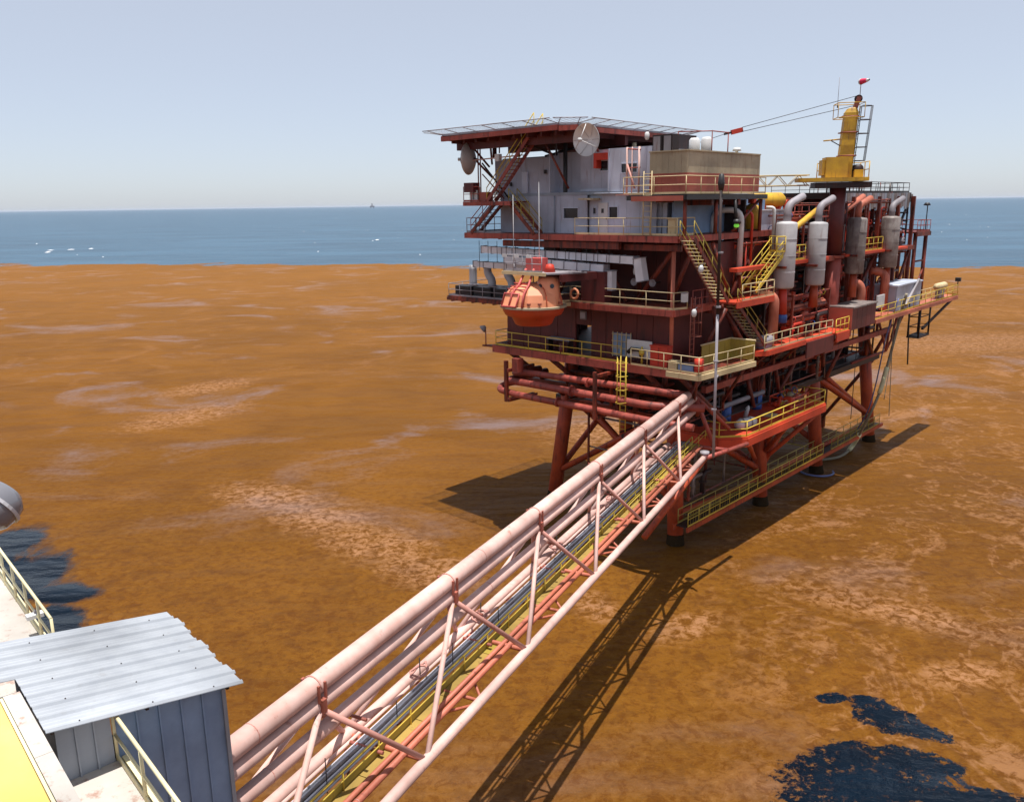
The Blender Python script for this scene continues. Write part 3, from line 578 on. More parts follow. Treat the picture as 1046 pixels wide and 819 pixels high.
G().box(-6.85, -4.15, YF + 0.38, YF + 0.5, 25.78, 25.95).build('corner_trim', 'greyl', BD)
d = G().box(-5.05, -4.25, YF + 0.17, YF + 0.245, 22.95, 25.0).build('door', 'white', BD); G().box(-4.78, -4.58, YF + 0.15, YF + 0.17, 24.3, 24.6).build('pane', 'glass', BD, parent=d); G().box(-4.36, -4.32, YF + 0.1, YF + 0.17, 23.9, 24.0).build('handle', 'black', BD, parent=d)
G().box(-0.75, -0.15, YF - 0.0, YF + 0.06, 22.95, 24.9).build('door', 'grey', BD)
G().box(-11.9, -11.4, YF - 0.18, YF - 0.02, 25.76, 27.3).build('door', 'greyl', BD)
for k, (x, z) in enumerate(((-13.2, 26.3), (-12.4, 24.1), (-9.8, 27.1))): G().box(x, x + 0.18, YF - 0.12, YF - 0.01, z, z + 0.28).build('junction_box', 'black', BD)
for (x, m_) in ((-0.9, 'greyl'), (-2.0, 'grey')): G().tube((x, YF - 0.15, 25.6), (x - 3.2, YF - 0.15, 25.62), 0.04, 6).build('conduit', m_, BD)
for x in (-8.8, 0.35): G().tube((x, YF - 0.12, 22.95), (x, YF - 0.12, 25.5), 0.05, 6).build('conduit', 'cladgrey', BD)
G().box(-6.0, -4.9, YF - 0.9, YF + 0.2, 25.2, 25.32).build('canopy', 'beige', BD)
G().box(-5.3, -4.2, -3.5, -2.95, 27.85, 28.3).build('dish_bracket', 'red', BD)
G().box(-5.3, -5.05, -3.5, -2.95, 27.3, 27.85).build('dish_bracket', 'red', BD)

# helideck
HD = thing('helideck', 'flat square helideck with safety net edges on top of the accommodation block', 'helideck', (-11, 0, 30))
g = G(); hc = [(-17.2, -6.6), (-5.6, -6.9), (-4.7, -6.0), (-5.6, 8.2), (-7.4, 9.8), (-14.5, 9.8), (-17.2, 7.6)]
g.slab([(x, y, 30.15) for x, y in hc], 0.14); g.build('deck_plate', 'cladgrey', HD)
for (a, b_) in zip(hc, hc[1:] + hc[:1]):
    G().bar((*a, 29.78), (*b_, 29.85), 0.22, 0.32).build('edge_beam', 'oxide_pink', HD)
for k in range(9):
    x = -16.4 + k * 1.25; G().bar((x, -6.3, 29.70), (x, 7.4, 29.70), 0.18, 0.5).build('joist', 'maroon', HD)
for y in (-5.2, 0.5, 6.8): G().bar((-16.9, y, 29.35), (-5.4, y, 29.35), 0.35, 0.7).build('girder', 'maroon', HD)
for (a, b_) in zip(hc, hc[1:] + hc[:1]):
    a = Vector((*a, 30.1)); b_ = Vector((*b_, 30.1)); d = (b_ - a); L = d.length; d.normalize(); nn = Vector((d.y, -d.x, 0)); o1 = nn * 1.45 + Vector((0, 0, 0.22))
    G().add([a, b_, b_ + o1 + d * 0.5, a + o1 - d * 0.5], [(0, 1, 2, 3)]).build('safety_net', 'net', HD)
    G().tube(a + o1 - d * 0.5, b_ + o1 + d * 0.5, 0.035, 6).build('net_rail', 'cable', HD)
    n = max(1, int(L / 1.7))
    for i in range(n + 1): G().tube(a + d * (L * i / n), a + d * (L * i / n) + o1, 0.03, 5).build('net_arm', 'cable', HD)
for (x, y, z0) in ((-15.2, -3.0, 28.4), (-12.6, -3.2, 28.4), (-8.2, -3.0, 22.95), (-5.35, 1.4, 28.5), (-5.9, 6, 28.4), (-14.9, 6.0, 28.4), (-9.0, 5.0, 28.4)):
    G().tube((x, y, z0), (x, y, 29.2), 0.17 if x != -8.2 else 0.16, 10).build('column', 'beige' if x == -5.35 else 'maroon' if x != -8.2 else 'black', HD)
for (p, q) in (((-9.0, -3, 28.4), (-7.6, -4.8, 29.2)), ((-9.2, -3, 28.4), (-10.4, -4.8, 29.2)), ((-10.6, -2.4, 28.4), (-9.8, 1, 29.2)), ((-10.0, -2.4, 28.4), (-10.9, 1, 29.2)), ((-7.4, -3.6, 26.0), (-8.5, -5.0, 29.3)), ((-15.2, -3.3, 27.0), (-16.6, -5.2, 29.4)), ((-15.2, -3.3, 28.0), (-13.8, -4.9, 29.4)), ((-15.4, -3.4, 27.8), (-15.4, -5.3, 29.3))):
    G().tube(p, q, 0.08, 8).build('strut', 'oxide' if p[2] < 28.2 else 'dark', HD)
tag(G().box(-3.6, -2.6, 2.6, 5.4, 28.45, 29.7).build('equipment_locker', 'dark', None), 'dark boxy equipment locker on the roof beside the white drums', 'equipment box')

# satellite dishes
def dish(label, c, axis, r, arm):
    t = thing('satellite_dish', label, 'satellite dish', c); ax = Vector(axis).normalized()
    pr = [(0.02, 0.0)] + [(r * k / 8, 0.42 * r * (k / 8) ** 2) for k in range(1, 9)]
    G().lathe([(p_[0], p_[1]) for p_ in pr] + [(r * 1.02, 0.42 * r + 0.02)] + [(p_[0], p_[1] - 0.04) for p_ in pr[::-1]], Vector(c) - ax * 0.3 * r, 28, ax).build('reflector', 'dish', t)
    F_ = Vector(c) + ax * r * 0.75; u = ax.cross(Vector((0, 0, 1))).normalized(); v = ax.cross(u)
    for k in range(3):
        a = 2 * math.pi * k / 3 + 0.5; G().tube(Vector(c) + ax * 0.1 * r + (u * math.cos(a) + v * math.sin(a)) * r * 0.98, F_, 0.025, 5).build('feed_strut', 'white', t)
    G().lathe([(0, -0.12), (0.1, -0.12), (0.13, 0.1), (0, 0.1)], F_, 10, ax).build('feed_horn', 'white', t)
    for k in range(6):
        a = 2 * math.pi * k / 6; d_ = u * math.cos(a) + v * math.sin(a)
        G().path([Vector(c) - ax * (0.30 * r - 0.42 * r * s_ * s_ - 0.035) + d_ * (r * s_) for s_ in (0.15, 0.5, 0.8, 1.0)], 0.01, 4).build('rib', 'cable', t)
    G().tube(Vector(c) - ax * 0.35 * r, arm, 0.09, 8).build('mount_arm', 'oxide', t)
    return t
dish('large round mesh satellite dish above the middle of the grey block', (-2.55, -7.75, 28.85), (0.02, -0.97, -0.05), 1.0, (-4.6, -3.9, 28.4))
dish('mesh satellite dish seen edge-on under the left corner of the helideck', (-15.7, -5.2, 28.35), (-0.92, -0.30, 0.0), 1.15, (-15.0, -5.2, 28.3))
# mast that carries the left dish
t = thing('antenna_mast', 'red lattice mast with white cross arm under the left corner of the helideck', 'mast', (-14.6, -5.2, 25.3))
for dx in (-0.12, 0.12): G().tube((-14.7 + dx, -5.2, 25.3), (-14.7 + dx, -5.2, 29.6), 0.05, 6).build('upright', 'oxide', t)
G().tube((-16.1, -5.3, 28.2), (-10.9, -5.3, 28.35), 0.05, 6).build('cross_arm', 'pink', t); G().tube((-14.4, -5.2, 28.0), (-12.9, -3.9, 25.4), 0.07, 6).build('stay', 'dark', t)
G().tube((-14.4, -5.2, 27.2), (-13.4, -3.9, 25.4), 0.05, 6).build('stay', 'oxide', t); G().tube((-14.6, -5.2, 29.3), (-13.7, -5.2, 29.7), 0.05, 6).build('stay', 'oxide', t)
G().box(-12.85, -12.45, -5.45, -5.1, 28.05, 28.55).build('lamp_box', 'white', t); G().tube((-12.5, -5.3, 28.6), (-12.5, -5.3, 29.6), 0.05, 6).build('upright', 'oxide', t)
for (x, z) in ((-15.55, 25.4),): G().box(-16.0, -15.0, -5.6, -4.9, 25.9, 26.6).build('equipment_box', 'maroon', t)

# landing platform and stairs at the left end of the block
LP = thing('stair_landing', 'red steel landing with white lockers on the left side of the block', 'landing', (-13.5, -4.6, 25.2))
G().box(-16.1, -11.2, -5.6, -3.6, 25.1, 25.2).build('floor_plate', 'oxide', LP)
for (a, b_) in (((-16.1, -5.6), (-11.2, -5.6)), ((-16.1, -5.6), (-16.1, -3.6))): G().bar((*a, 25.05), (*b_, 25.05), 0.1, 0.3).build('edge_beam', 'oxide_pink', LP)
for x in (-15.7, -15.2): G().box(x, x + 0.3, -5.3, -5.0, 25.2, 26.05).build('drum', 'white', LP)
G().box(-14.7, -13.9, -5.3, -4.6, 25.2, 25.9).build('locker', 'brick', LP)
guardrail('red handrail round the landing on the left side of the block', [(-16.1, -3.8, 25.2), (-16.1, -5.55, 25.2), (-14.4, -5.55, 25.2)], 'oxide_pink', step=1.0)
stairs('rusty staircase climbing from the landing up to the helideck', (-13.6, -5.1, 25.2), (-8.9, -5.1, 30.1), 0.95, 'oxide_pink', 'yellow')
stairs('rusty staircase going down left from the landing to the upper deck', (-15.6, -4.9, 22.9), (-13.0, -4.9, 25.1), 0.9, 'oxide', 'oxide_pink')
stairs('olive-railed staircase going down right from the landing to the upper deck', (-9.2, -4.9, 22.9), (-11.6, -4.9, 25.1), 0.9, 'oxide', 'olive')
guardrail('grey guardrail at the far left end of the upper deck', [(-14.4, -5.1, 22.9), (-16.3, -5.1, 22.9), (-16.3, -1.0, 22.9)], 'cable', step=1.0)
guardrail('cream guardrail along the upper deck in front of the grey block', [(-5.6, -5.15, 22.9), (2.55, -5.15, 22.9), (2.6, -3.2, 22.9)], 'cream', step=2.0)
t = thing('life_ring_locker', 'small cream locker at the right corner of the upper deck rail', 'locker', (1.9, -4.7, 22.9)); G().box(1.7, 2.2, -4.9, -4.5, 22.9, 23.9).build('body', 'cream', t); G().box(1.66, 2.24, -4.94, -4.46, 23.9, 23.96).build('lid', 'beige', t)

# beige tank room on the right
TK = thing('parapet_tank', 'large beige open-topped box with a red lower band on the right of the block', 'tank', (4, 0, 25.45))
X0, X1, Y0, Y1 = -0.1, 2.7, -4.4, 5.0
for (a0, a1, b0, b1) in ((X0, X1, Y0, Y0 + 0.12), (X0, X0 + 0.12, Y0 + 0.12, Y1), (X1 - 0.12, X1, Y0 + 0.12, Y1), (X0, X1, Y1, Y1 + 0.12)):
    nn = 6 if a1 - a0 > 1 else 8
    for k in range(nn):
        if a1 - a0 > 1: q = (a0 + (a1 - a0) * k / nn + 0.006, a0 + (a1 - a0) * (k + 1) / nn - 0.006, b0, b1)
        else: q = (a0, a1, b0 + (b1 - b0) * k / nn + 0.006, b0 + (b1 - b0) * (k + 1) / nn - 0.006)
        G().box(*q, 26.75, 28.05).build('wall_panel', 'beige', TK); G().box(*q, 25.5, 26.75).build('lower_panel', 'brick', TK)
for (a, b_) in (((X0, Y0), (X1, Y0)), ((X1, Y0), (X1, Y1)), ((X1, Y1), (X0, Y1)), ((X0, Y1), (X0, Y0))): G().bar((*a, 28.09), (*b_, 28.09), 0.2, 0.08).build('coping', 'beige', TK)
G().box(X0 + 0.1, X1 - 0.1, Y0 + 0.1, Y1 - 0.1, 27.3, 27.4).build('roof', 'beige', TK)
guardrail('cream guardrail in front of the red-banded beige box', [(-1.6, -5.1, 25.45), (3.05, -5.1, 25.45), (3.05, 5.4, 25.45)], 'cream', step=1.9)
t = thing('roof_walkway', 'short pinkish walkway slab left of the beige box', 'walkway', (0, -4.4, 25.5))
G().box(-2.2, -1.2, -5.15, -3.6, 25.44, 25.52).build('floor_plate', 'pink2', t); G().box(-0.8, 3.0, -5.4, -5.3, 25.05, 25.36).build('edge_beam', 'brick', t)
t = thing('tubular_gantry', 'pink tubular frame with diagonal between the block and the beige box', 'frame', (-1.5, -4.0, 25.45))
for x in (-2.0, -1.6, -1.05): G().tube((x, -4.2, 25.5), (x, -4.2, 28.5), 0.07 if x != -1.6 else 0.04, 8).build('post', 'pink', t)
G().tube((-2.0, -4.2, 28.4), (-0.95, -4.2, 28.3), 0.05, 6).build('rail', 'oxide_pink', t); G().tube((-1.95, -4.25, 27.4), (-1.1, -4.6, 25.9), 0.07, 6).build('diagonal', 'pink2', t)
G().tube((-2.0, -4.2, 27.2), (-0.95, -4.2, 27.2), 0.04, 6).build('rail', 'oxide_pink', t)
t = thing('white_drums', 'pair of white cylinders under a red frame on the beige box roof', 'drums', (1, 0, 27.4), group=None)
for x in (0.6, 1.5): G().lathe([(0, 0), (0.36, 0), (0.36, 1.55), (0.25, 1.7), (0, 1.7)], (x, -0.2, 27.4), 14).build('drum', 'white', t)
for (x, y) in ((0.2, -1.6), (2.3, -0.9), (2.3, 1.2)): G().tube((x, y, 27.4), (x, y, 29.45), 0.035, 6).build('frame_post', 'oxide_pink', t)
G().path([(0.2, -1.6, 29.45), (2.3, -0.9, 29.4), (2.3, 1.2, 29.4)], 0.04, 6).build('frame_rail', 'oxide_pink', t)
t = thing('air_unit', 'dark air handling cabinet beside the helideck edge on the beige roof', 'cabinet', (0.6, -1.4, 28.0))
for k in range(2): G().box(-0.6 + k * 0.8, 0.1 + k * 0.8, -3.4, -2.6, 27.4, 29.2).build('cabinet', 'dark', t); G().box(-0.5 + k * 0.8, 0.0 + k * 0.8, -3.44, -3.4, 28.2, 29.1).build('grille', 'cable', t)
t = thing('roof_vent', 'small white mushroom vent on the beige roof', 'vent', (2, 3, 27.4)); G().lathe([(0, 0), (0.1, 0), (0.1, 0.9), (0.3, 0.9), (0.22, 1.12), (0, 1.15)], (2.0, 3.0, 27.4), 12).build('cowl', 'white', t)
ladder('cream ladder rising from the upper deck to the beige box walkway', (-0.0 + 0.35, -5.25, 22.9), 4.0, 'cream', 0.6)
# tall grey pole along the right front corner
t = thing('vertical_pole', 'tall thin grey pipe standing from the orange landing up past the beige box', 'pole', (6.25, -6.0, 9.0))
G().tube((6.3, -6.2, 9.5), (6.17, -6.2, 18.4), 0.085, 10).build('lower_pipe', 'cable', t); G().tube((6.17, -6.2, 18.4), (6.05, -6.2, 26.3), 0.09, 10).build('upper_pipe', 'dark', t); G().lathe([(0, 0), (0.14, 0), (0.2, 0.4), (0.14, 0.9), (0, 0.95)], (6.05, -6.2, 25.6), 12).build('head', 'black', t)
for z in (12.5, 15.5, 18.8, 22.0): G().lathe([(0, 0), (0.16, 0), (0.16, 0.1), (0, 0.1)], (6.2, -6.2, z), 10, smooth=False).build('clamp', 'cable', t)
G().tube((6.05, -6.2, 25.0), (5.6, -5.2, 25.0), 0.05, 6).build('clamp_arm', 'cable', t); G().tube((6.25, -6.2, 14.5), (5.9, -5.3, 14.5), 0.05, 6).build('clamp_arm', 'cable', t)

# ------------------------------------------------------------------ guardrails and stairs of the decks
guardrail('yellow guardrail along the front of the lower deck below the lifeboat', [(-13.4, -5.1, 14.4), (-1.6, -5.1, 14.4)], 'yellow', step=1.75)
guardrail('yellow guardrail at the left end of the lower deck', [(-13.5, -1.0, 14.4), (-13.5, -5.0, 14.4)], 'cable', step=1.3)
guardrail('bright yellow guardrail round the corner basket of the lower deck', [(-0.6, -5.35, 14.4), (4.7, -5.6, 14.4), (5.1, 0.9, 14.4)], 'cream', step=1.5)
BK = thing('corner_basket', 'yellow-walled basket platform projecting from the lower deck corner', 'platform', (4, -2, 14.4))
G().slab([(2.4, -5.7, 14.36), (4.8, -5.75, 14.36), (5.2, 1.0, 14.36), (3.25, 1.0, 14.36), (3.25, -5.3, 14.36)], 0.12).build('floor_plate', 'oxide', BK)
for (a, b_) in (((2.4, -5.7), (4.8, -5.75)), ((4.8, -5.75), (5.2, 1.0))): G().bar((*a, 14.22), (*b_, 14.22), 0.12, 0.34).build('edge_beam', 'cream', BK)
for k in range(5):
    a = lerp((3.3, 0.9, 0), (5.15, 0.95, 0), k / 5); b_ = lerp((3.3, 0.9, 0), (5.15, 0.95, 0), (k + 1) / 5)
    G().box(a.x, b_.x - 0.03, 0.92, 0.97, 14.45, 15.75).build('side_panel', 'olive', BK)
for k in range(4): G().box(3.28, 3.33, -2.9 + k, -1.94 + k, 14.45, 15.75).build('side_panel', 'olive', BK)
G().path([(3.3, -3.0, 15.8), (3.3, 0.95, 15.8), (5.15, 0.98, 15.8)], 0.06, 6).build('top_rail', 'cream', BK)
for (p, q) in (((4.4, -5.2, 14.1), (2.9, -3.2, 11.2)), ((4.9, 0.2, 14.1), (2.8, 1.2, 11.2))): G().tube(p, q, 0.11, 8).build('bracket_brace', 'oxide', BK)
guardrail('cream guardrail along the front edge of the middle deck', [(-5.9, -5.15, 18.25), (2.45, -5.15, 18.25), (2.75, -4.0, 18.25)], 'cream', step=2.0)
guardrail('dull red guardrail on the side of the middle deck by the ladder head', [(2.9, -3.6, 18.3), (2.95, -0.4, 18.3)], 'oxide_pink', step=1.2)
guardrail('cream guardrail of the gangway leading to the lifeboat', [(-5.95, -5.2, 18.25), (-6.4, -7.4, 18.25)], 'cream', step=0.9)
t = thing('boat_gangway', 'short dark grating gangway between the middle deck and the lifeboat', 'gangway', (-6.4, -6, 18.2))
G().slab([(-7.6, -5.25, 18.2), (-5.85, -5.25, 18.2), (-6.3, -7.0, 18.2), (-7.4, -7.0, 18.2)], 0.14).build('floor_plate', 'oxide', t); G().bar((-5.85, -5.3, 18.1), (-6.3, -7.0, 18.1), 0.1, 0.25).build('edge_beam', 'cream', t)
t = thing('life_ring', 'orange life ring hanging on the middle deck guardrail', 'life ring', (-5.5, -5.3, 18.7))
ring = [(-5.5 + 0.33 * math.cos(a * math.pi / 7), -5.3, 18.85 + 0.33 * math.sin(a * math.pi / 7)) for a in range(15)]; G().path(ring, 0.09, 8, caps=False).build('ring', 'lb_top', t)
t = thing('notice_box', 'small white box fixed to the middle deck rail corner', 'box', (2.9, -4.4, 18.9)); G().box(2.7, 2.95, -4.7, -4.25, 18.75, 19.3).build('body', 'white', t); G().box(2.68, 2.97, -4.72, -4.23, 19.3, 19.36).build('lid', 'cable', t)
stairs('rusty staircase descending from the upper deck corner to the stair platform', (3.5, -0.9, 18.5), (3.4, -5.4, 22.85), 1.0, 'oxide', 'olive', wdir=(1, 0, 0), tread_mat='cream')
stairs('rusty staircase descending from the stair platform to the red walkway', (4.0, 3.9, 15.0), (3.9, -0.4, 18.35), 0.95, 'oxide', 'olive', wdir=(1, 0, 0), tread_mat='cream')
stairs('bright yellow staircase rising from the stair platform towards the silencers', (3.6, 2.6, 18.9), (3.8, 6.4, 21.4), 1.1, 'yellow', 'yellow', wdir=(1, 0, 0))
t = thing('stair_platform', 'small orange stair platform with cream edge halfway up the right side', 'platform', (3.8, 1.5, 18.5))
G().box(3.05, 4.6, -1.0, 4.4, 18.38, 18.5).build('floor_plate', 'orange', t); G().box(4.6, 4.68, -1.0, 4.4, 18.1, 18.52).build('edge_beam', 'orange', t); G().box(3.05, 4.6, 4.4, 4.48, 18.1, 18.75).build('edge_plate', 'cream', t)
guardrail('yellow guardrail round the stair platform halfway up the right side', [(4.6, -0.2, 18.5), (4.6, 4.4, 18.5), (3.5, 4.45, 18.5)], 'cream', step=1.3)
ladder('rusty caged ladder between the lower and middle decks', (2.95, -3.6, 14.4), 4.6, 'bracket', 0.5, wdir=(0, 1, 0), cage=(1, 0, 0))
ladder('yellow caged ladder hanging below the lower deck in front of the pipes', (-0.6, -6.2, 9.9), 5.2, 'yellow', 0.45, cage=(0, -1, 0))
# window grid, hose box, red cupboard on the lower deck
t = thing('window_cage', 'barred window with pale grid in the maroon wall', 'window', (-2.2, -4.1, 14.6)); G().box(-3.0, -1.5, -4.06, -4.01, 14.6, 16.2).build('pane', 'clad', t)
for k in range(5): G().bar((-3.0 + k * 0.375, -4.12, 14.55), (-3.0 + k * 0.375, -4.12, 16.3), 0.05).build('bar', 'cream', t)
for k in range(4): G().bar((-3.05, -4.16, 14.7 + k * 0.48), (-1.45, -4.16, 14.7 + k * 0.48), 0.05).build('bar', 'cream', t)
t = thing('gauge_panel', 'white rectangular panel with dark pipes and a yellow valve on the lower deck', 'panel', (-0.5, -4.9, 14.4)); G().box(-1.5, 0.5, -4.55, -4.5, 14.75, 15.95).build('board', 'white', t)
G().path([(-1.3, -4.7, 15.1), (-1.0, -4.75, 15.35), (-0.3, -4.75, 15.35), (-0.2, -4.7, 14.9)], 0.14, 8).build('pipe', 'black', t); G().lathe([(0.0, -0.05), (0.2, -0.05), (0.2, 0.05), (0.0, 0.05)], (-0.1, -4.85, 15.2), 12, (0, 1, 0)).build('valve_wheel', 'yellow', t)
G().tube((-0.1, -4.8, 14.4), (-0.1, -4.8, 15.6), 0.07, 6).build('stem', 'yellow', t)
t = thing('fire_cabinet', 'bright orange-red cabinet behind the lower deck rail', 'cabinet', (1.3, -5, 14.4)); G().box(0.65, 1.95, -4.95, -4.35, 14.42, 15.75).build('body', 'red', t); G().box(1.29, 1.31, -4.97, -4.95, 14.5, 15.7).build('door_gap', 'maroon', t); G().box(0.6, 2.0, -5.0, -4.3, 15.75, 15.82).build('lid', 'red', t)
t = thing('wooden_crate', 'pale small crate beside the orange-red cabinet', 'crate', (2.4, -5, 14.4)); 
for k in range(4): G().box(2.15, 2.75, -5.1, -4.6, 14.44 + k * 0.14, 14.56 + k * 0.14).build('plank', 'cream', t)
t = thing('oil_drum', 'red drum at the corner of the yellow basket', 'drum', (4.3, -4.9, 14.4)); G().lathe([(0, 0), (0.29, 0), (0.3, 0.3), (0.29, 0.6), (0.3, 0.9), (0, 0.9)], (4.3, -4.9, 14.38), 14).build('body', 'red', t)
t = thing('storage_chest', 'low dark chest lying in the yellow basket', 'chest', (3.2, -4.7, 14.4)); G().box(2.9, 4.0, -5.1, -4.5, 14.4, 14.85).build('body', 'clad', t); G().box(2.86, 4.04, -5.14, -4.46, 14.85, 14.9).build('lid', 'dark', t)
t = thing('work_bench', 'dark grey bench against the maroon wall left of the doorway', 'bench', (-7.4, -4.5, 14.4)); G().box(-8.6, -6.5, -4.7, -4.05, 15.3, 15.42).build('top', 'cladgrey', t)
for x in (-8.5, -6.6): G().box(x - 0.05, x + 0.05, -4.65, -4.1, 14.42, 15.3).build('leg', 'dark', t)
t = thing('barrel', 'small red barrel under the bench', 'barrel', (-6.9, -4.8, 14.4)); G().lathe([(0, 0), (0.22, 0), (0.24, 0.35), (0.22, 0.7), (0, 0.7)], (-6.9, -4.9, 14.42), 12).build('body', 'maroon', t)
t = thing('corner_floodlight', 'grey floodlight on a post at the left corner of the lower deck', 'floodlight', (-14.4, -5.2, 14.3)); G().tube((-14.4, -5.2, 14.2), (-14.4, -5.2, 15.5), 0.05, 6).build('post', 'bracket', t)
G().lathe([(0, 0), (0.12, 0), (0.3, 0.3), (0.3, 0.36), (0, 0.36)], (-14.4, -5.2, 15.75), 12, (-0.6, -0.5, -0.6)).build('lamp', 'cable', t)
G().slab([(-13.4, -5.25, 14.35), (-13.4, -4.2, 14.35), (-14.8, -5.2, 14.3)], 0.14).build('bracket_plate', 'oxide', t)
t = thing('hull_number_box', 'small grey panel under the lifeboat on the maroon wall', 'panel', (-5.2, -4.1, 16.9)); G().box(-5.9, -5.4, -4.15, -4.02, 16.9, 17.5).build('body', 'cable', t); G().box(-5.86, -5.44, -4.17, -4.15, 17.0, 17.4).build('face', 'greyl', t)

# ------------------------------------------------------------------ silver ducts, ventilation units
DU = 'ventilation_duct'
def duct(label, pts, w_, h_, mat='ductsteel'):
    t = thing(DU, label, 'duct', pts[0])
    for a, b_ in zip(pts, pts[1:]):
        L = (Vector(b_) - Vector(a)).length; n = max(1, round(L / 1.1))
        for i in range(n):
            p = lerp(a, b_, (i + 0.015) / n); q = lerp(a, b_, (i + 0.985) / n); G().bar(p, q, w_, h_).build('section', mat, t)
        for i in range(n + 1): p = lerp(a, b_, i / n); d_ = (Vector(b_) - Vector(a)).normalized() * 0.03; G().bar(p - d_, p + d_, w_ + 0.08, h_ + 0.08).build('joint_ring', 'cable', t)
    return t
duct('upper silver ventilation duct running left to right under the upper deck', [(-15.2, -4.4, 21.62), (-1.0, -4.4, 21.25)], 0.6, 0.5)
duct('lower silver ventilation duct below the longer one', [(-12.5, -4.7, 20.95), (-3.2, -4.7, 20.6)], 0.6, 0.55)
duct('silver duct drop at the right end with a downturned mouth', [(-0.75, -4.4, 21.4), (-0.45, -4.4, 19.9)], 0.6, 0.6)
duct('shorter silver duct drop in the middle ending above the deck', [(-2.9, -4.6, 20.5), (-2.9, -4.6, 19.2)], 0.55, 0.55)
duct('silver header duct over the left ventilation units', [(-18.0, -2.6, 20.3), (-12.2, -2.6, 20.2)], 0.5, 0.45)
VD = thing('ventilation_deck', 'narrow red deck with rail carrying black ventilation units at the left', 'deck', (-17, -1, 17.7))
G().box(-20.4, -12.2, -3.6, 1.6, 17.55, 17.66).build('floor_plate', 'oxide', VD)
for (a, b_) in (((-20.4, -3.6), (-12.2, -3.6)), ((-20.4, -3.6), (-20.4, 1.6))): G().bar((*a, 17.42), (*b_, 17.42), 0.15, 0.24).build('edge_beam', 'oxide', VD)
for k in range(7): G().bar((-20.0 + k * 1.2, -3.5, 17.3), (-20.0 + k * 1.2, 1.5, 17.3), 0.12, 0.22).build('joist', 'oxide', VD)
guardrail('grey guardrail in front of the black ventilation units', [(-20.3, 1.2, 17.66), (-20.3, -3.5, 17.66), (-12.4, -3.5, 17.66)], 'cable', step=1.4, h=1.0)
for k, x in enumerate((-19.2, -17.0, -14.8, -12.8)):
    t = thing('ventilation_unit', ('outermost', 'second from the left of the', 'third from the left of the', 'innermost')[k] + ' black ventilation unit on the small left deck', 'ventilation unit', (x, -1.8, 17.66))
    G().box(x - 0.95, x + 0.95, -2.9, -0.6, 17.7, 18.45).build('cabinet', 'black', t)
    for j in range(4): G().box(x - 0.85, x + 0.85, -2.94, -2.9, 17.85 + j * 0.14, 17.93 + j * 0.14).build('louvre', 'dark', t)
    if k < 3:
        dx = 0.5 if k else 0.0
        G().path(elbow([(x + 0.2, -1.9, 18.4), (x + 0.2, -1.9, 19.0), (x + 0.2 - dx, -1.9, 19.5), (x + 0.2 - dx, -1.9, 20.1)], 0.3), 0.33, 12).build('stack_pipe', 'silver', t)
        G().lathe([(0, 0), (0.42, 0), (0.42, 0.12), (0, 0.12)], (x + 0.2, -1.9, 18.42), 14, smooth=False).build('flange', 'cable', t)
for k in range(14):
    x = -15.2 + k * 0.95
    g = G().tube((x, -4.9, 22.3), (x, -4.9, 20.7 if k % 3 else 20.0), 0.022, 5); o = g.build('hanger_rod', 'black', VD)
G().tube((-15.4, -4.9, 20.7), (-6.0, -4.9, 20.75), 0.03, 5).build('hanger_rail', 'black', VD)

# ------------------------------------------------------------------ the enclosed lifeboat on its davit
LBc = Vector((-6.58, -8.4, 18.25)); cx, cy, cz = LBc
LB_ = thing('lifeboat', 'round enclosed lifeboat capsule, faded salmon canopy over a darker orange hull', 'lifeboat', (cx, cy, cz))
R = 2.14
def octa(r, z, n=24, sq=0.0): return [(cx + r * math.cos(2 * math.pi * j / n), cy + r * math.sin(2 * math.pi * j / n), z) for j in range(n)]
G().lathe([(0, -1.3), (1.15, -1.3), (1.27, -1.22), (1.5, -0.74), (1.93, -0.58), (2.08, -0.32), (R, -0.08), (R - 0.02, 0.0), (0, 0.0)], (cx, cy, cz), 32).build('hull', 'lb_hull', LB_)
G().lathe([(R - 0.1, -0.09), (R + 0.14, -0.07), (R + 0.14, 0.05), (R - 0.1, 0.07)], (cx, cy, cz), 32, smooth=False).build('rubbing_strake', 'beige', LB_)
G().lathe([(R - 0.1, 0.06), (R - 0.15, 0.4), (1.88, 0.85), (1.62, 1.2), (1.15, 1.44), (0.6, 1.54), (0, 1.56)], (cx, cy, cz), 12, smooth=False).build('canopy', 'lb_top', LB_)
vx = Vector((0.73, -0.68, 0)) # towards the right of the view, in platform axes this is the side that carries the steering tower
tw = LBc + Vector((1.15, 0.2, 0.0)); twr = G()
twr.lathe([(0.82, 0.3), (0.76, 1.6), (0.66, 1.88), (0.42, 2.0), (0.0, 2.02)], tw, 8); tw_o = twr.build('steering_tower', 'lb_top', LB_)
for (dx, dy) in ((-0.05, -0.73), (0.64, -0.36)): G().lathe([(0, 0), (0.15, 0), (0.15, 0.05), (0, 0.05)], tw + Vector((dx, dy, 1.42)), 12, (dx, dy, 0.1), smooth=False).build('porthole', 'glass', LB_, parent=tw_o)
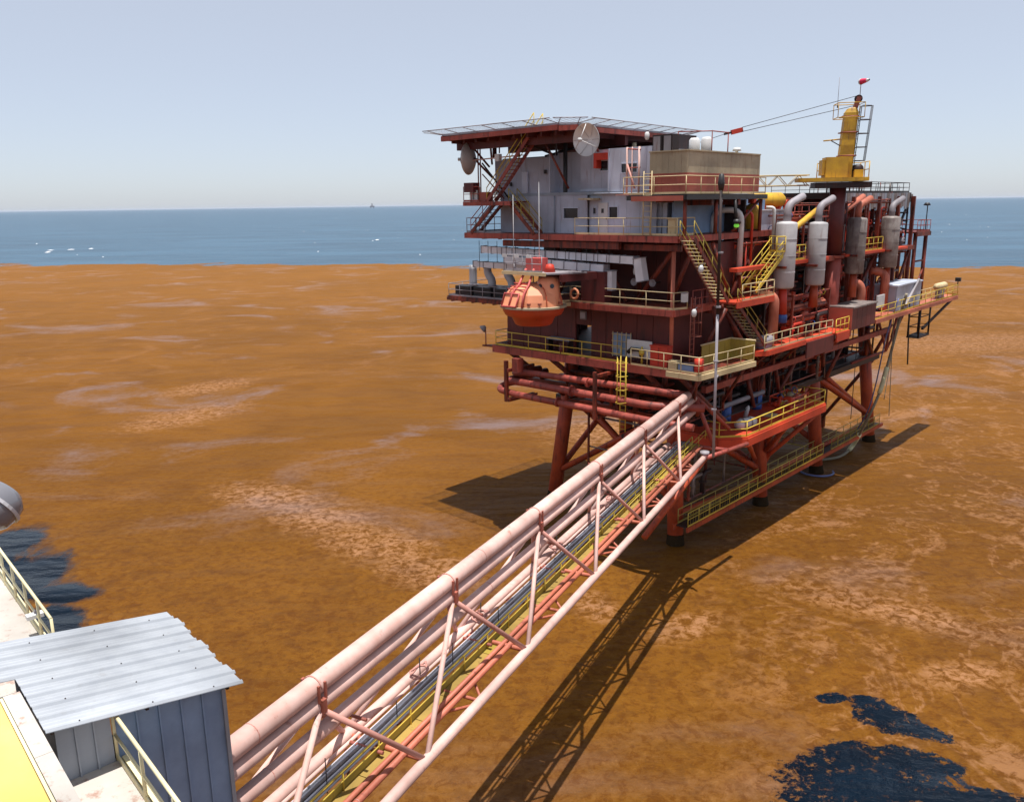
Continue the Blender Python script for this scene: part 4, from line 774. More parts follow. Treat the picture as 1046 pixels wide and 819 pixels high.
# access hatch with raised red frame, on the side that faces out to the left
hd = Vector((0.05, -1.0, 0)).normalized(); hs = Vector((1.0, 0.05, 0)); hp0 = LBc + hd * 2.03 - hs * 0.35 + Vector((0, 0, 0.56))
nrm = (hd + Vector((0, 0, 0.45))).normalized(); upv = hs.cross(nrm) * -1
fr = [hp0 + hs * a + upv * b_ for (a, b_) in ((-0.62, -0.48), (0.62, -0.48), (0.62, 0.42), (-0.62, 0.42), (-0.62, -0.48))]
G().path(fr, 0.07, 6).build('hatch_frame', 'lb_bar', LB_)
G().add([hp0 + hs * a + upv * b_ - nrm * 0.04 for (a, b_) in ((-0.56, -0.42), (0.56, -0.42), (0.56, 0.36), (-0.56, 0.36))], [(0, 1, 2, 3)]).build('hatch', 'lb_top', LB_)
for (a0, s0) in ((-0.35, 0.0), (0.75, 0.0)):
    o_ = hs * a0; pts = [LBc + hd * 2.2 + o_ + Vector((0, 0, 0.1)), LBc + hd * 1.85 + o_ * 0.9 + Vector((0, 0, 0.98)), LBc + hd * 1.2 + o_ * 0.75 + Vector((0, 0, 1.5)), LBc + hd * 0.5 + o_ * 0.6 + Vector((0, 0, 2.5))]
    G().path(pts, 0.08, 6).build('grab_bar', 'lb_bar', LB_)
for k in range(3): G().path([LBc + hd * (0.95 + k * 0.33) + hs * (-0.9) + Vector((0, 0, 1.56 - k * 0.17)), LBc + hd * (0.95 + k * 0.33) + hs * 0.55 + Vector((0, 0, 1.56 - k * 0.17))], 0.04, 5).build('grab_bar', 'lb_bar', LB_)
for k in range(8):
    a = 2 * math.pi * (k + 0.5) / 8; G().path([LBc + Vector((r_ * math.cos(a), r_ * math.sin(a), z_)) for (r_, z_) in ((R - 0.09, 0.1), (R - 0.13, 0.4), (1.9, 0.86), (1.64, 1.22), (1.17, 1.46), (0.62, 1.56))], 0.028, 5).build('canopy_seam', 'lb_hull', LB_)
for a in (-2.3, -1.9, -1.0, -0.65, 0.2): G().box(cx + 2.06 * math.cos(a) - 0.09, cx + 2.06 * math.cos(a) + 0.09, cy + 2.06 * math.sin(a) - 0.09, cy + 2.06 * math.sin(a) + 0.09, cz + 0.22, cz + 0.36).build('latch', 'bracket', LB_)
G().tube(LBc + Vector((0, 0, 1.5)), LBc + Vector((0, 0, 3.0)), 0.04, 6).build('fall_wire', 'black', LB_)
DV = thing('lifeboat_davit', 'small railed winch platform above the lifeboat carried by a red arm', 'davit', (cx, cy, 20.2))
dz_ = 20.55
G().slab([(cx - 2.0, cy - 0.9, dz_), (cx + 1.9, cy - 0.9, dz_), (cx + 3.2, cy + 1.8, dz_), (cx - 0.9, cy + 1.8, dz_)], 0.1).build('floor_plate', 'cable', DV)
G().bar((cx - 2.0, cy - 0.95, dz_ - 0.08), (cx + 1.9, cy - 0.95, dz_ - 0.08), 0.1, 0.22).build('edge_beam', 'cream', DV)
for dx in (0.6, 2.4): G().bar((cx + dx, cy, dz_ - 0.35), (cx + dx + 0.5, -4.4, dz_ - 0.35), 0.3, 0.5).build('arm', 'maroon', DV)
G().box(cx + 1.6, cx + 3.6, -5.2, -4.4, 18.4, dz_ - 0.1).build('arm_post', 'maroon', DV)
G().box(cx - 0.5, cx + 0.7, cy - 0.2, cy + 0.7, dz_, dz_ + 0.9).build('winch_housing', 'lb_bar', DV); G().lathe([(0, -0.5), (0.32, -0.5), (0.32, 0.5), (0, 0.5)], (cx + 0.1, cy + 0.2, dz_ + 0.55), 14, (1, 0, 0)).build('winch_drum', 'red', DV)
G().lathe([(0, 0), (0.4, 0), (0.25, 0.5), (0, 0.55)], (cx + 1.3, cy + 0.2, dz_), 10).build('winch_motor', 'red', DV)
guardrail('grey guardrail round the winch platform above the lifeboat', [(cx + 1.5, cy - 0.85, dz_), (cx - 1.9, cy - 0.85, dz_), (cx - 0.9, cy + 1.6, dz_)], 'cable', step=0.8)
for k in (0, 1, 2): G().box(cx - 2.0 + k * 1.1, cx - 1.6 + k * 1.1, cy - 0.95, cy - 0.88, dz_ + 0.95, dz_ + 1.15).build('float_light', 'white', DV)
for k, (px_, zt, tx) in enumerate((((-8.54, -8.2, 20.47), 25.6, 'left thin white whip antenna above the lifeboat'), ((-6.2, -8.2, 20.57), 26.4, 'right and taller thin white whip antenna above the lifeboat'))):
    t = thing('whip_antenna', tx, 'antenna', px_); G().tube(px_, (px_[0], px_[1], zt), 0.035, 6, 0.015).build('rod', 'white', t); G().tube(px_, (px_[0], px_[1], px_[2] + 0.5), 0.06, 6).build('base', 'cable', t)

# lamps fixed to structure
for k, (p, tx) in enumerate((((-10.2, -5.6, 29.72), 'white lamp under the helideck edge near the stair head'), ((-1.87, -3.2, 20.42), 'small white lamp on the maroon recess wall'), ((3.63, -4.6, 18.11), 'white lamp below the corner of the middle deck'), ((3.88, -4.4, 20.87), 'white lamp beside the long stair'), ((-0.96, -3.5, 29.17), 'green-glassed lamp beneath the right helideck edge'))):
    t = thing('bulkhead_lamp', tx, 'lamp', p); G().lathe([(0, 0), (0.1, 0.02), (0.16, 0.15), (0.16, 0.4), (0.08, 0.5), (0, 0.5)], (p[0], p[1], p[2] - 0.25), 10).build('lamp_body', 'white', t); G().tube((p[0], p[1], p[2] + 0.2), (p[0], p[1] + 0.35, p[2] + 0.35), 0.03, 5).build('lamp_arm', 'cable', t)
for k, p in enumerate(((-3.89, -3, 19.57), (-1.99, -3, 19.67), (-0.48, -3, 19.68))):
    t = thing('horn_speaker', ('left', 'middle', 'right')[k] + ' dull grey horn speaker in the maroon recess above the middle deck', 'speaker', p); G().lathe([(0.05, -0.2), (0.1, 0), (0.27, 0.2), (0.2, 0.2), (0, 0.05)], p, 12, (0, -1, 0)).build('horn', 'cable', t); G().tube(p, (p[0], -2.2, p[2]), 0.04, 5).build('bracket', 'dark', t)

# ------------------------------------------------------------------ right side: walkways, silencers, process equipment
t = thing('side_walkway', 'orange-red walkway with rounded corner on the right side of the lower deck', 'walkway', (4, 6, 14.6))
G().slab([(3.15, 2.6, 14.75), (4.3, 2.6, 14.75), (4.9, 3.4, 14.75), (4.9, 9.6, 14.75), (3.15, 9.6, 14.75)], 0.12).build('floor_plate', 'orange', t)
for (a, b_) in (((4.3, 2.6), (4.9, 3.4)), ((4.9, 3.4), (4.9, 9.6)), ((3.2, 2.6), (4.3, 2.6))): G().bar((*a, 14.55), (*b_, 14.55), 0.1, 0.35).build('edge_beam', 'orange', t)
for y in (3.6, 6.4, 9.2): G().tube((4.7, y, 14.4), (3.2, y, 13.0), 0.1, 6).build('bracket_brace', 'oxide', t)
guardrail('yellow and cream guardrail along the orange side walkway', [(4.85, 2.9, 14.75), (4.85, 9.6, 14.75), (4.85, 14.6, 14.6)], 'cream', step=1.4)
t = thing('side_walkway', 'second orange walkway plate in front of the crane column', 'walkway', (4, 12, 14.5)); G().box(3.15, 4.9, 9.65, 14.7, 14.42, 14.55).build('floor_plate', 'orange', t); G().box(4.9, 5.0, 9.7, 14.7, 13.3, 14.5).build('fascia_plate', 'maroon', t)
G().box(3.2, 5.1, 14.8, 17.4, 14.5, 14.62).build('floor_plate', 'orange', t); G().box(5.1, 5.2, 14.8, 17.4, 13.9, 14.6).build('fascia_plate', 'orange', t)
for y in (15.4, 16.6): G().tube((4.9, y, 14.0), (3.2, y, 12.4), 0.12, 6).build('bracket_brace', 'leg', t)
guardrail('olive guardrail at the foot of the crane column', [(5.05, 14.8, 14.6), (5.05, 17.4, 14.6)], 'yellow', step=1.0)
t = thing('strainer_tank', 'grey lozenge-shaped tank lying on the orange walkway', 'tank', (4.2, 4.5, 14.8)); G().lathe([(0, -0.9), (0.35, -0.8), (0.42, -0.5), (0.42, 0.5), (0.35, 0.8), (0, 0.9)], (4.1, 4.4, 15.25), 14, (0.1, 1, 0)).build('body', 'cable', t); G().box(3.8, 4.4, 3.8, 5.0, 14.76, 14.95).build('saddle', 'cladgrey', t)
t = thing('equipment_container', 'dark red boxy container with pale lid on the walkway behind the crane column', 'container', (4, 20, 14.5))
for k in range(5): G().box(3.3, 5.2, 17.7 + k * 1.04, 17.7 + (k + 1) * 1.04 - 0.03, 14.5, 16.3).build('side_panel', 'maroon', t)
G().box(3.2, 5.3, 17.6, 23.0, 16.3, 16.42).build('lid', 'dirty', t); G().box(3.3, 5.2, 17.6, 17.68, 14.0, 16.3).build('end_panel', 'brick', t)
t = thing('name_board', 'blank white weathered board on the walkway rail past the dark red container', 'board', (5.2, 24.5, 15.6)); G().box(4.9, 5.0, 23.6, 25.4, 15.7, 16.8).build('face', 'white', t); G().box(4.8, 4.9, 23.6, 25.4, 15.66, 16.84).build('frame', 'maroon', t)
LW = thing('long_walkway', 'long salmon-coloured cantilever walkway reaching out at the far right end', 'walkway', (4.5, 34, 14.5))
for k in range(12): G().slab([(3.2 if k < 7 else 3.9, 23.2 + k * 2.0, 14.85), (5.1, 23.2 + k * 2.0, 14.85), (5.1, 25.16 + k * 2.0, 14.85), (3.2 if k < 7 else 3.9, 25.16 + k * 2.0, 14.85)], 0.1).build('floor_plate', 'salmon', LW)
for (x, z, m_) in ((5.15, 14.6, 'salmon'), (3.85, 14.6, 'oxide')): G().bar((x, 23.2 if x > 5 else 38, z), (x, 47.1, z), 0.12, 0.36 if x > 5 else 0.3).build('edge_beam', m_, LW)
G().bar((4.6, 38.0, 12.2), (4.6, 47.0, 14.3), 0.2).build('strut', 'dark', LW)
guardrail('yellow guardrail along the outer edge of the long cantilever walkway', [(5.1, 17.8, 14.7), (5.1, 33.0, 14.85), (5.1, 47.0, 14.85), (4.0, 47.1, 14.85)], 'yellow', step=1.7)
guardrail('cream guardrail along the inner edge of the long cantilever walkway', [(3.9, 38.5, 14.85), (3.9, 47.0, 14.85)], 'cream', step=1.8)
t = thing('end_floodlight', 'dark floodlight on the very tip of the cantilever walkway', 'floodlight', (5, 47, 15.9)); G().tube((5.05, 47.0, 15.9), (5.05, 47.0, 16.3), 0.05, 6).build('post', 'dark', t); G().box(4.8, 5.3, 46.8, 47.2, 16.3, 16.7).build('lamp', 'black', t)
t = thing('stretcher_raft', 'cream elongated raft canister lying on the cantilever walkway', 'canister', (4.4, 43, 15)); G().lathe([(0, -1.5), (0.3, -1.4), (0.36, -1.2), (0.36, 1.2), (0.3, 1.4), (0, 1.5)], (4.5, 43.0, 16.1), 12, (0, 1, 0)).build('body', 'cream', t); G().box(4.3, 4.7, 42.2, 43.8, 14.9, 15.8).build('cradle', 'cable', t)
GB = thing('grey_cabin', 'light grey boxy cabin with flat white roof at the right end', 'cabin', (4, 32, 15))
for k in range(4): G().box(4.72, 4.8, 29.0 + k * 1.7, 30.67 + k * 1.7, 14.9, 17.15).build('side_panel', 'grey', GB)
for k in range(2): G().box(2.6 + k * 1.07, 3.64 + k * 1.07, 28.9, 28.98, 14.9, 17.15).build('end_panel', 'grey', GB)
G().box(2.5, 4.9, 28.8, 35.9, 17.15, 17.28).build('roof', 'greyl', GB); G().box(2.6, 4.7, 35.7, 35.8, 14.9, 17.1).build('end_panel', 'grey', GB); G().bar((4.9, 31.5, 15.2), (4.95, 34.5, 17.4), 0.2, 0.3).build('chute', 'cable', GB)
# side frame hanging below the walkway end
t = thing('riser_frame', 'dark open ladder frame hanging under the cantilever walkway', 'frame', (4.4, 38, 12))
for (x, y) in ((3.9, 36.0), (4.9, 36.0), (3.9, 39.0), (4.9, 39.0)): G().tube((x, y, 11.6), (x, y, 14.7), 0.09, 6).build('post', 'dark', t)
for z in (11.7, 12.6, 13.6): G().path([(3.9, 36, z), (4.9, 36, z), (4.9, 39, z), (3.9, 39, z), (3.9, 36, z)], 0.05, 5).build('rail', 'dark', t)
G().box(3.8, 5.0, 35.9, 39.1, 11.5, 11.62).build('floor_plate', 'dark', t)
t = thing('hanging_truss', 'dark triangular truss dropping below the lower deck at the far right leg', 'truss', (2, 33, 12))
for (p, q) in (((3.0, 30, 14), (2.8, 33.5, 10.4)), ((3.0, 37.5, 14), (2.8, 33.5, 10.4)), ((3.0, 33.6, 14), (2.8, 33.5, 10.4)), ((2.8, 33.5, 10.4), (1.2, 29.0, 9.6)), ((3.0, 35.4, 14), (2.9, 34.4, 11.6))): G().tube(p, q, 0.12, 6).build('strut', 'oxide_pink', t)

# silencers
def silencer(label, x, y, z0, z1, r, mat, elbow_mat, leg=True, rise=0.9):
    t = thing('exhaust_silencer', label, 'silencer', (x, y, z0))
    G().lathe([(0, 0), (r * 0.9, 0), (r, 0.15), (r, z1 - z0 - 0.12), (r * 0.92, z1 - z0), (r * 0.4, z1 - z0 + 0.08), (0, z1 - z0 + 0.08)], (x, y, z0), 24).build('body', mat, t)
    for k in range(1, 4): z = z0 + (z1 - z0) * k / 4; G().lathe([(r, -0.02), (r + 0.02, -0.02), (r + 0.02, 0.02), (r, 0.02)], (x, y, z), 24, smooth=False).build('band', mat, t)
    G().path(elbow([(x, y, z1), (x, y, z1 + rise + 0.3), (x + 0.3, y + 1.7, z1 + rise + 0.9)], 0.7), 0.27, 12).build('exhaust_pipe', elbow_mat, t)
    G().lathe([(0, 0.0), (0.22, 0), (0.22, 0.02), (0, 0.02)], (x + 0.305, y + 1.72, z1 + rise + 0.91), 12, (0.17, 0.95, 0.3), smooth=False).build('mouth', 'black', t)
    if leg:
        G().tube((x, y, z0), (x, y, 16.9), 0.3, 12, 0.36).build('support_column', 'red' if leg == 1 else 'leg', t); 
        if leg == 1: G().lathe([(0, 0), (0.42, 0), (0.42, 0.5), (0.34, 0.6), (0, 0.6)], (x, y, 16.3), 14).build('valve_body', 'blue', t)
    G().box(x - r - 1.2, x + r * 0.7, y - 0.9, y - 0.72, z0 + 1.45, z0 + 1.62).build('bracket', 'oxide', t)
    return t
silencer('left pale silver silencer cylinder with curved exhaust on the right side', 4.15, 6.8, 18.8, 23.45, 0.74, 'silencer', 'cable', 1)
silencer('second pale silver silencer cylinder beside the crane column', 4.1, 12.3, 18.6, 23.3, 0.72, 'silencer', 'cable', 2)
silencer('blackened silencer cylinder just right of the crane column', 3.9, 20.6, 18.9, 23.45, 0.78, 'dirty', 'salmon', 2, 0.7)
silencer('rightmost blackened silencer cylinder with pale curved exhaust', 3.8, 28.8, 18.9, 23.4, 0.8, 'dirty', 'cable', 2, 0.7)
t = thing('pipe_ledge', 'long thin orange-red ledge girder passing the silencers', 'girder', (3.2, 15, 20.5))
G().bar((3.5, 0.5, 20.45), (3.5, 15.5, 20.45), 0.6, 0.25).build('girder', 'orange', t); G().bar((3.5, 19.0, 20.45), (3.5, 34.0, 20.45), 0.6, 0.2).build('girder', 'orange', t)
guardrail('yellow guardrail on the production level between the two silver silencers', [(3.7, 8.0, 20.6), (3.7, 11.2, 20.6)], 'yellow', step=1.0)
guardrail('orange-tinged yellow guardrail behind the blackened silencers', [(3.7, 21.8, 20.6), (3.7, 27.4, 20.6)], 'yellow', step=1.2)
guardrail('yellow guardrail at the head of the bright yellow stair', [(4.3, 5.0, 21.4), (4.5, 6.0, 21.4), (3.2, 6.2, 21.4)], 'yellow', step=0.8)
# curved cooling pipes rising from the walkway
pipe('salmon hooked pipe at the end of the stair platform', [(3.2, 4.8, 18.4), (4.2, 5.4, 18.4), (4.2, 5.4, 14.9)], 0.36, 'salmon', rad=0.8, n=14)
pipe('pale orange hooked pipe behind the dark red container', [(2.4, 22.2, 18.0), (3.7, 23.2, 17.9), (3.7, 23.2, 15.0)], 0.38, 'salmon', rad=0.9, n=14)
pipe('pale orange hooked pipe next to the grey cabin', [(2.4, 27.8, 18.6), (3.8, 28.6, 18.5), (3.8, 28.6, 15.0)], 0.38, 'salmon', rad=0.9, n=14)
pipe('ochre inclined pipe between the two silver silencers', [(3.2, 8.6, 22.4), (3.6, 13.0, 24.2)], 0.22, 'crane', n=12)
pipe('salmon inclined exhaust pipe behind the crane column', [(2.6, 18.0, 23.2), (3.0, 23.8, 25.2)], 0.26, 'salmon', n=12)
pipe('white looped pipe at the left of the process equipment', [(1.2, 1.6, 22.8), (1.2, 1.6, 24.4), (2.8, 2.6, 24.4), (2.8, 2.6, 20.0)], 0.2, 'white', rad=0.8, n=12)
pipe('thin red looped pipe beside the white one', [(2.0, 3.4, 22.0), (2.0, 3.4, 24.3), (2.9, 4.0, 24.3), (2.9, 4.0, 20.7)], 0.1, 'red', rad=0.5)
pipe('thin white bent pipe rising left of the first silencer', [(2.6, 6.6, 24.5), (3.1, 6.9, 24.5), (3.1, 6.9, 21.0)], 0.12, 'white', rad=0.4)
t = thing('green_lamp', 'small glowing green lamp near the top of the white looped pipe', 'lamp', (2.9, 0.8, 23.4))
gm, gn, gl, gb = new_mat('green_lamp_glass'); gb.inputs['Base Color'].default_value = (0.2, 0.8, 0.1, 1); gb.inputs['Emission Color'].default_value = (0.3, 1, 0.1, 1); gb.inputs['Emission Strength'].default_value = 0.25
G().lathe([(0, 0), (0.14, 0.03), (0.19, 0.13), (0.14, 0.24), (0, 0.26)], (3.2, 1.2, 23.24), 12).build('lens', gm, t); G().tube((3.2, 1.2, 23.4), (3.1, 1.0, 25.1), 0.12, 8).build('stem', 'black', t); G().lathe([(0, 0), (0.32, 0), (0.2, 0.3), (0, 0.3)], (3.2, 1.2, 23.5), 12).build('hood', 'black', t)
t = thing('grey_module', 'pale grey panelled module among the red pipes', 'module', (1.5, 7, 21)); 
for k in range(3): G().box(0.2, 2.4, 6.2 + k * 1.5, 7.64 + k * 1.5, 22.6, 24.2).build('panel', 'greyl', t)
G().box(0.0, 2.5, 6.1, 10.8, 24.2, 24.32).build('roof', 'cable', t); G().box(0.3, 2.3, 6.25, 10.6, 21.2, 22.55).build('base_frame', 'black', t)
t = thing('yellow_vessel', 'horizontal ochre pressure vessel on a red saddle on the production deck', 'vessel', (0, 11, 24)); G().lathe([(0, -1.9), (0.4, -1.8), (0.6, -1.5), (0.6, 1.5), (0.4, 1.8), (0, 1.9)], (-0.2, 12.0, 25.0), 18, (0.4, 1, 0)).build('shell', 'crane', t)
for y in (11.0, 13.0): G().box(-0.9, 0.6, y - 0.15, y + 0.15, 23.6, 24.6).build('saddle', 'orange', t)
G().box(-1.2, 1.0, 10.4, 13.6, 23.3, 23.6).build('skid', 'orange', t)
t = thing('round_vessel', 'orange domed vessel peeping over the deck edge', 'vessel', (0.5, 3.8, 22.9)); G().lathe([(0, 0), (0.7, 0), (0.7, 1.2), (0.5, 1.6), (0.15, 1.8), (0, 1.8)], (1.9, 5.8, 23.0), 16).build('shell', 'crane', t); G().lathe([(0, 0), (0.3, 0), (0.3, 0.35), (0, 0.35)], (1.9, 5.8, 24.8), 12, smooth=False).build('manway', 'orange', t)

# crowded process skids: pipework, valves, frames
rr = random.Random(21)
def skid(label, x0, x1, y0, y1, z0, z1, mats, n=16):
    t = thing('process_skid', label, 'process equipment', ((x0 + x1) / 2, (y0 + y1) / 2, z0))
    for (x, y) in ((x0, y0), (x1, y0), (x0, y1), (x1, y1)): G().box(x - 0.07, x + 0.07, y - 0.07, y + 0.07, z0, z1).build('frame_post', mats[0], t)
    for z in (z0 + 0.1, z1 - 0.1):
        G().path([(x0, y0, z), (x1, y0, z), (x1, y1, z), (x0, y1, z), (x0, y0, z)], 0.07, 4, smooth=False).build('frame_rail', mats[0], t)
    for k in range(n):
        m_ = rr.choice(mats); r = rr.choice((0.06, 0.09, 0.13, 0.2)); x = rr.uniform(x0 + 0.3 * (x1 - x0), x1); y = rr.uniform(y0, y1); z = rr.uniform(z0 + 0.2, z1 - 0.2)
        q = rr.random()
        if q < 0.4: pts = [(x, y, z0), (x, y, z), (x, min(y1, y + rr.uniform(0.8, 2.4)), z)]
        elif q < 0.7: pts = [(x0, y, z), (x, y, z), (x, y, z1 if rr.random() < 0.5 else z0)]
        else: pts = [(x, y0, z), (x, y1, z), (x - 0.6, y1, z)]
        if (Vector(pts[0]) - Vector(pts[1])).length < 0.15: continue
        p = G().path(elbow(pts, 0.3), r, 8).build('pipe', m_, t)
        if q < 0.6: G().lathe([(0, -0.05), (r * 1.6, -0.05), (r * 1.6, 0.05), (0, 0.05)], lerp(pts[0], pts[1], 0.6), 10, Vector(pts[1]) - Vector(pts[0]), smooth=False).build('flange', m_, t, parent=p)
        if q < 0.25: G().path([(x + 0.25 * math.cos(a * math.pi / 4), y, z + 0.4 + 0.25 * math.sin(a * math.pi / 4)) for a in range(9)], 0.03, 5, caps=False).build('valve_wheel', rr.choice(('red', 'yellow', 'blue')), t, parent=p)
    for k in range(3):
        x = rr.uniform(x0 + 0.5, x1 - 0.3); y = rr.uniform(y0 + 0.5, y1 - 0.5); r = rr.uniform(0.3, 0.55); h = rr.uniform(0.9, (z1 - z0) * 0.7)
        G().lathe([(0, 0), (r, 0), (r, h * 0.85), (r * 0.6, h), (0, h)], (x, y, z0 + 0.05), 14).build('vessel', rr.choice(mats), t)
    return t
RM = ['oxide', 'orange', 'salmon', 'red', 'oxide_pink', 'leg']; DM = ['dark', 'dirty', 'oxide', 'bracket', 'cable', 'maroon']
skid('tangle of bright red pipes and vessels left of the first silencer', -0.5, 2.9, 2.6, 6.8, 18.4, 22.2, RM, 40)
skid('tangle of red pipes on the production deck between the silver silencers', -1.0, 3.0, 7.4, 12.2, 20.6, 24.0, RM, 44)
skid('dark pipework in the bay below the silver silencers', -1.5, 2.9, 6.0, 13.0, 14.5, 19.8, DM + RM, 40)
skid('red and white pipework bay right of the crane column', -0.8, 3.0, 19.6, 24.6, 20.6, 24.8, RM + DM + ['silver'], 46)
skid('dull orange pipework bay behind the rightmost silencer', -0.8, 3.0, 25.2, 30.4, 20.6, 25.0, RM + DM + ['dirty'], 44)
skid('sooty grey pipework on the top rear corner', -4.0, 2.6, 30.5, 36.6, 20.6, 25.2, DM + RM[:2] + ['silver', 'cable'], 48)
skid('shadowed pipework under the production deck behind the dark red container', -1.5, 2.8, 18.5, 27.5, 14.5, 20.0, RM + DM, 50)
skid('shadowed pipework in front of the far legs', -1.5, 2.8, 28.5, 36.5, 14.5, 20.0, RM + DM, 40)
skid('orange pipework on the top deck behind the crane pedestal', -6.0, -0.5, 12.0, 19.0, 22.6, 25.2, RM + ['crane'], 20)
skid('dark pipework in the gap under the beige box', 1.2, 2.5, 4.0, 9.0, 18.4, 20.3, RM, 10)
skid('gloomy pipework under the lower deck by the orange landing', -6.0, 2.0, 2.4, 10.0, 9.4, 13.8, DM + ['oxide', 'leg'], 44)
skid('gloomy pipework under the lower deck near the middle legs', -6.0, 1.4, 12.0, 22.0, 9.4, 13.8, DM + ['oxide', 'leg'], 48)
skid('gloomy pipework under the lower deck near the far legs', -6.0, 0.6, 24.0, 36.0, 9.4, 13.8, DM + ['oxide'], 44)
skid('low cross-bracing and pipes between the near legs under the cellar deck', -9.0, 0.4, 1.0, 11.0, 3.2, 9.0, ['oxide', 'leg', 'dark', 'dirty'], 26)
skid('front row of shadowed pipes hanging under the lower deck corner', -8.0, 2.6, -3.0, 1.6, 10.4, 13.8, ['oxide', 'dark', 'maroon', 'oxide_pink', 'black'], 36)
skid('orange and rust pipe manifold on the walkway level behind the silencer columns', 1.6, 3.6, 9.8, 16.6, 14.6, 18.0, RM + ['dark'], 36)
for k in range(22):
    y = 9.6 + k * 1.25; z = 25.5 if y > 20 else 23.2; 
    tag(G().tube((2.3 - (k % 4) * 1.3, y, z), (2.3 - (k % 4) * 1.3, y, z + 0.7 + 0.5 * ((k * 7) % 5) / 4), 0.04 + 0.03 * (k % 3 == 0), 6).build('vent_stub', ('dirty', 'oxide', 'cable')[k % 3]), 'thin vent stub standing up along the roofline of the rear process decks', 'vent pipe', 'vent stubs along the rear roofline')
t = thing('side_screen', 'weathered grey slatted screen on the top deck edge at the far right', 'screen', (2.7, 28, 23.8))
for k in range(26): G().box(2.72, 2.8, 20.2 + k * 0.62, 20.2 + k * 0.62 + 0.56, 24.0 + (k % 3) * 0.12, 25.5).build('slat', ('cladgrey', 'dirty', 'cable')[k % 3], t)
guardrail('dark guardrail on the top deck behind the crane', [(2.5, 20.2, 25.56), (2.5, 36.8, 25.56), (-11.8, 36.8, 25.56)], 'dark', step=1.6, h=0.9)
guardrail('brown guardrail on the production deck roof left of the crane', [(2.9, 9.4, 23.6), (2.9, 17.0, 23.6)], 'oxide_pink', step=1.2, h=1.0)
t = thing('far_corner_frame', 'tall open steel frame at the far right corner with a small platform', 'frame', (3.2, 38, 14.4))
for (x, y) in ((3.0, 38.4), (3.0, 41.6), (0.5, 41.6)): G().tube((x, y, 14.5), (x, y, 21.7), 0.2, 8).build('column', 'oxide', t)
G().box(0.3, 3.3, 37.8, 42.0, 21.6, 21.75).build('floor_plate', 'oxide', t); G().bar((3.3, 37.8, 21.5), (3.3, 42.0, 21.5), 0.15, 0.4).build('edge_beam', 'oxide', t); G().tube((3.0, 38.4, 14.6), (3.0, 41.6, 18.0), 0.1, 6).build('brace', 'oxide', t)
for z in (16.6, 18.8): G().tube((3.0, 38.4, z), (3.0, 41.6, z), 0.1, 6).build('brace', 'oxide', t)
G().tube((2.6, 37.4, 25.4), (2.8, 37.6, 21.7), 0.12, 6).build('column', 'dark', t)
for k in range(5): G().tube((2.5, 37.2, 22.0 + k * 0.8), (0.2, 37.2, 22.5 + k * 0.6), 0.08, 5).build('brace', 'dark', t)
guardrail('red guardrail on the small platform of the far corner frame', [(3.25, 37.9, 21.75), (3.25, 41.9, 21.75), (0.5, 41.9, 21.75)], 'oxide_pink', step=1.0)
t = thing('lamp_pole', 'thin lamp pole on the far corner platform', 'lamp pole', (3.2, 40.6, 21.75)); G().tube((3.2, 40.6, 21.75), (3.2, 40.6, 24.3), 0.05, 6).build('pole', 'dark', t); G().lathe([(0, 0), (0.35, 0.05), (0.2, 0.3), (0, 0.32)], (3.2, 40.4, 24.25), 10).build('lamp_head', 'black', t)

# ------------------------------------------------------------------ crane
CX, CY = 2.9, 18.5
CR = thing('pedestal_crane', 'ochre pedestal crane with tall box mast, caged ladder and lattice boom', 'crane', (CX, CY, 14.5))
G().path([(CX, CY, 14.5), (CX, CY, 20.4)], 0.68, 24).build('pedestal_foot', 'oxide_pink', CR); G().path([(CX, CY, 20.4), (CX, CY, 25.9)], 0.64, 24).build('pedestal', 'maroon', CR); G().lathe([(0.7, 0), (0.9, 0), (0.9, 0.2), (0.7, 0.2)], (CX, CY, 20.3), 24, smooth=False).build('flange', 'oxide', CR)
vw = Vector((0.73, -0.68, 0)).normalized()   # roughly the crane's own cross direction (boom points the other way)
bd = Vector((-0.83, -0.56, 0)).normalized(); sd_ = Vector((-bd.y, bd.x, 0))
def cp(a, s_, z): return Vector((CX, CY, z)) + bd * a + sd_ * s_
def cbox(a0, a1, s0, s1, z0, z1, nm, mat, g=None, par=None, sh=0.0):
    g = G(); vs = [cp(a, s_, z) + bd * 0 for z in (z0, z1) for s_ in (s0, s1) for a in (a0, a1)]
    g.add(vs, [(0, 2, 3, 1), (4, 5, 7, 6), (0, 1, 5, 4), (2, 6, 7, 3), (0, 4, 6, 2), (1, 3, 7, 5)]); return g.build(nm, mat, CR, parent=par)
G().slab([cp(3.3, -0.9, 26.7), cp(3.3, 0.9, 26.7), cp(1.6, 1.3, 26.7), cp(-2.0, 1.5, 26.7), cp(-2.0, -1.5, 26.7), cp(1.6, -1.3, 26.7)], 0.3).build('machine_deck', 'crane', CR)
G().slab([cp(2.0, -1.0, 26.34), cp(2.0, 1.0, 26.34), cp(-2.3, 1.3, 26.34), cp(-2.3, -1.3, 26.34)], 0.45).build('turntable_frame', 'dark', CR)
house = cbox(-0.5, 1.2, -1.0, 0.7, 26.72, 28.3, 'cab', 'crane'); cbox(1.2, 1.45, -0.9, 0.5, 26.9, 28.1, 'cab_nose', 'crane')
cbox(0.8, 1.1, -1.06, -1.0, 27.4, 28.1, 'cab_window', 'glass', par=house)
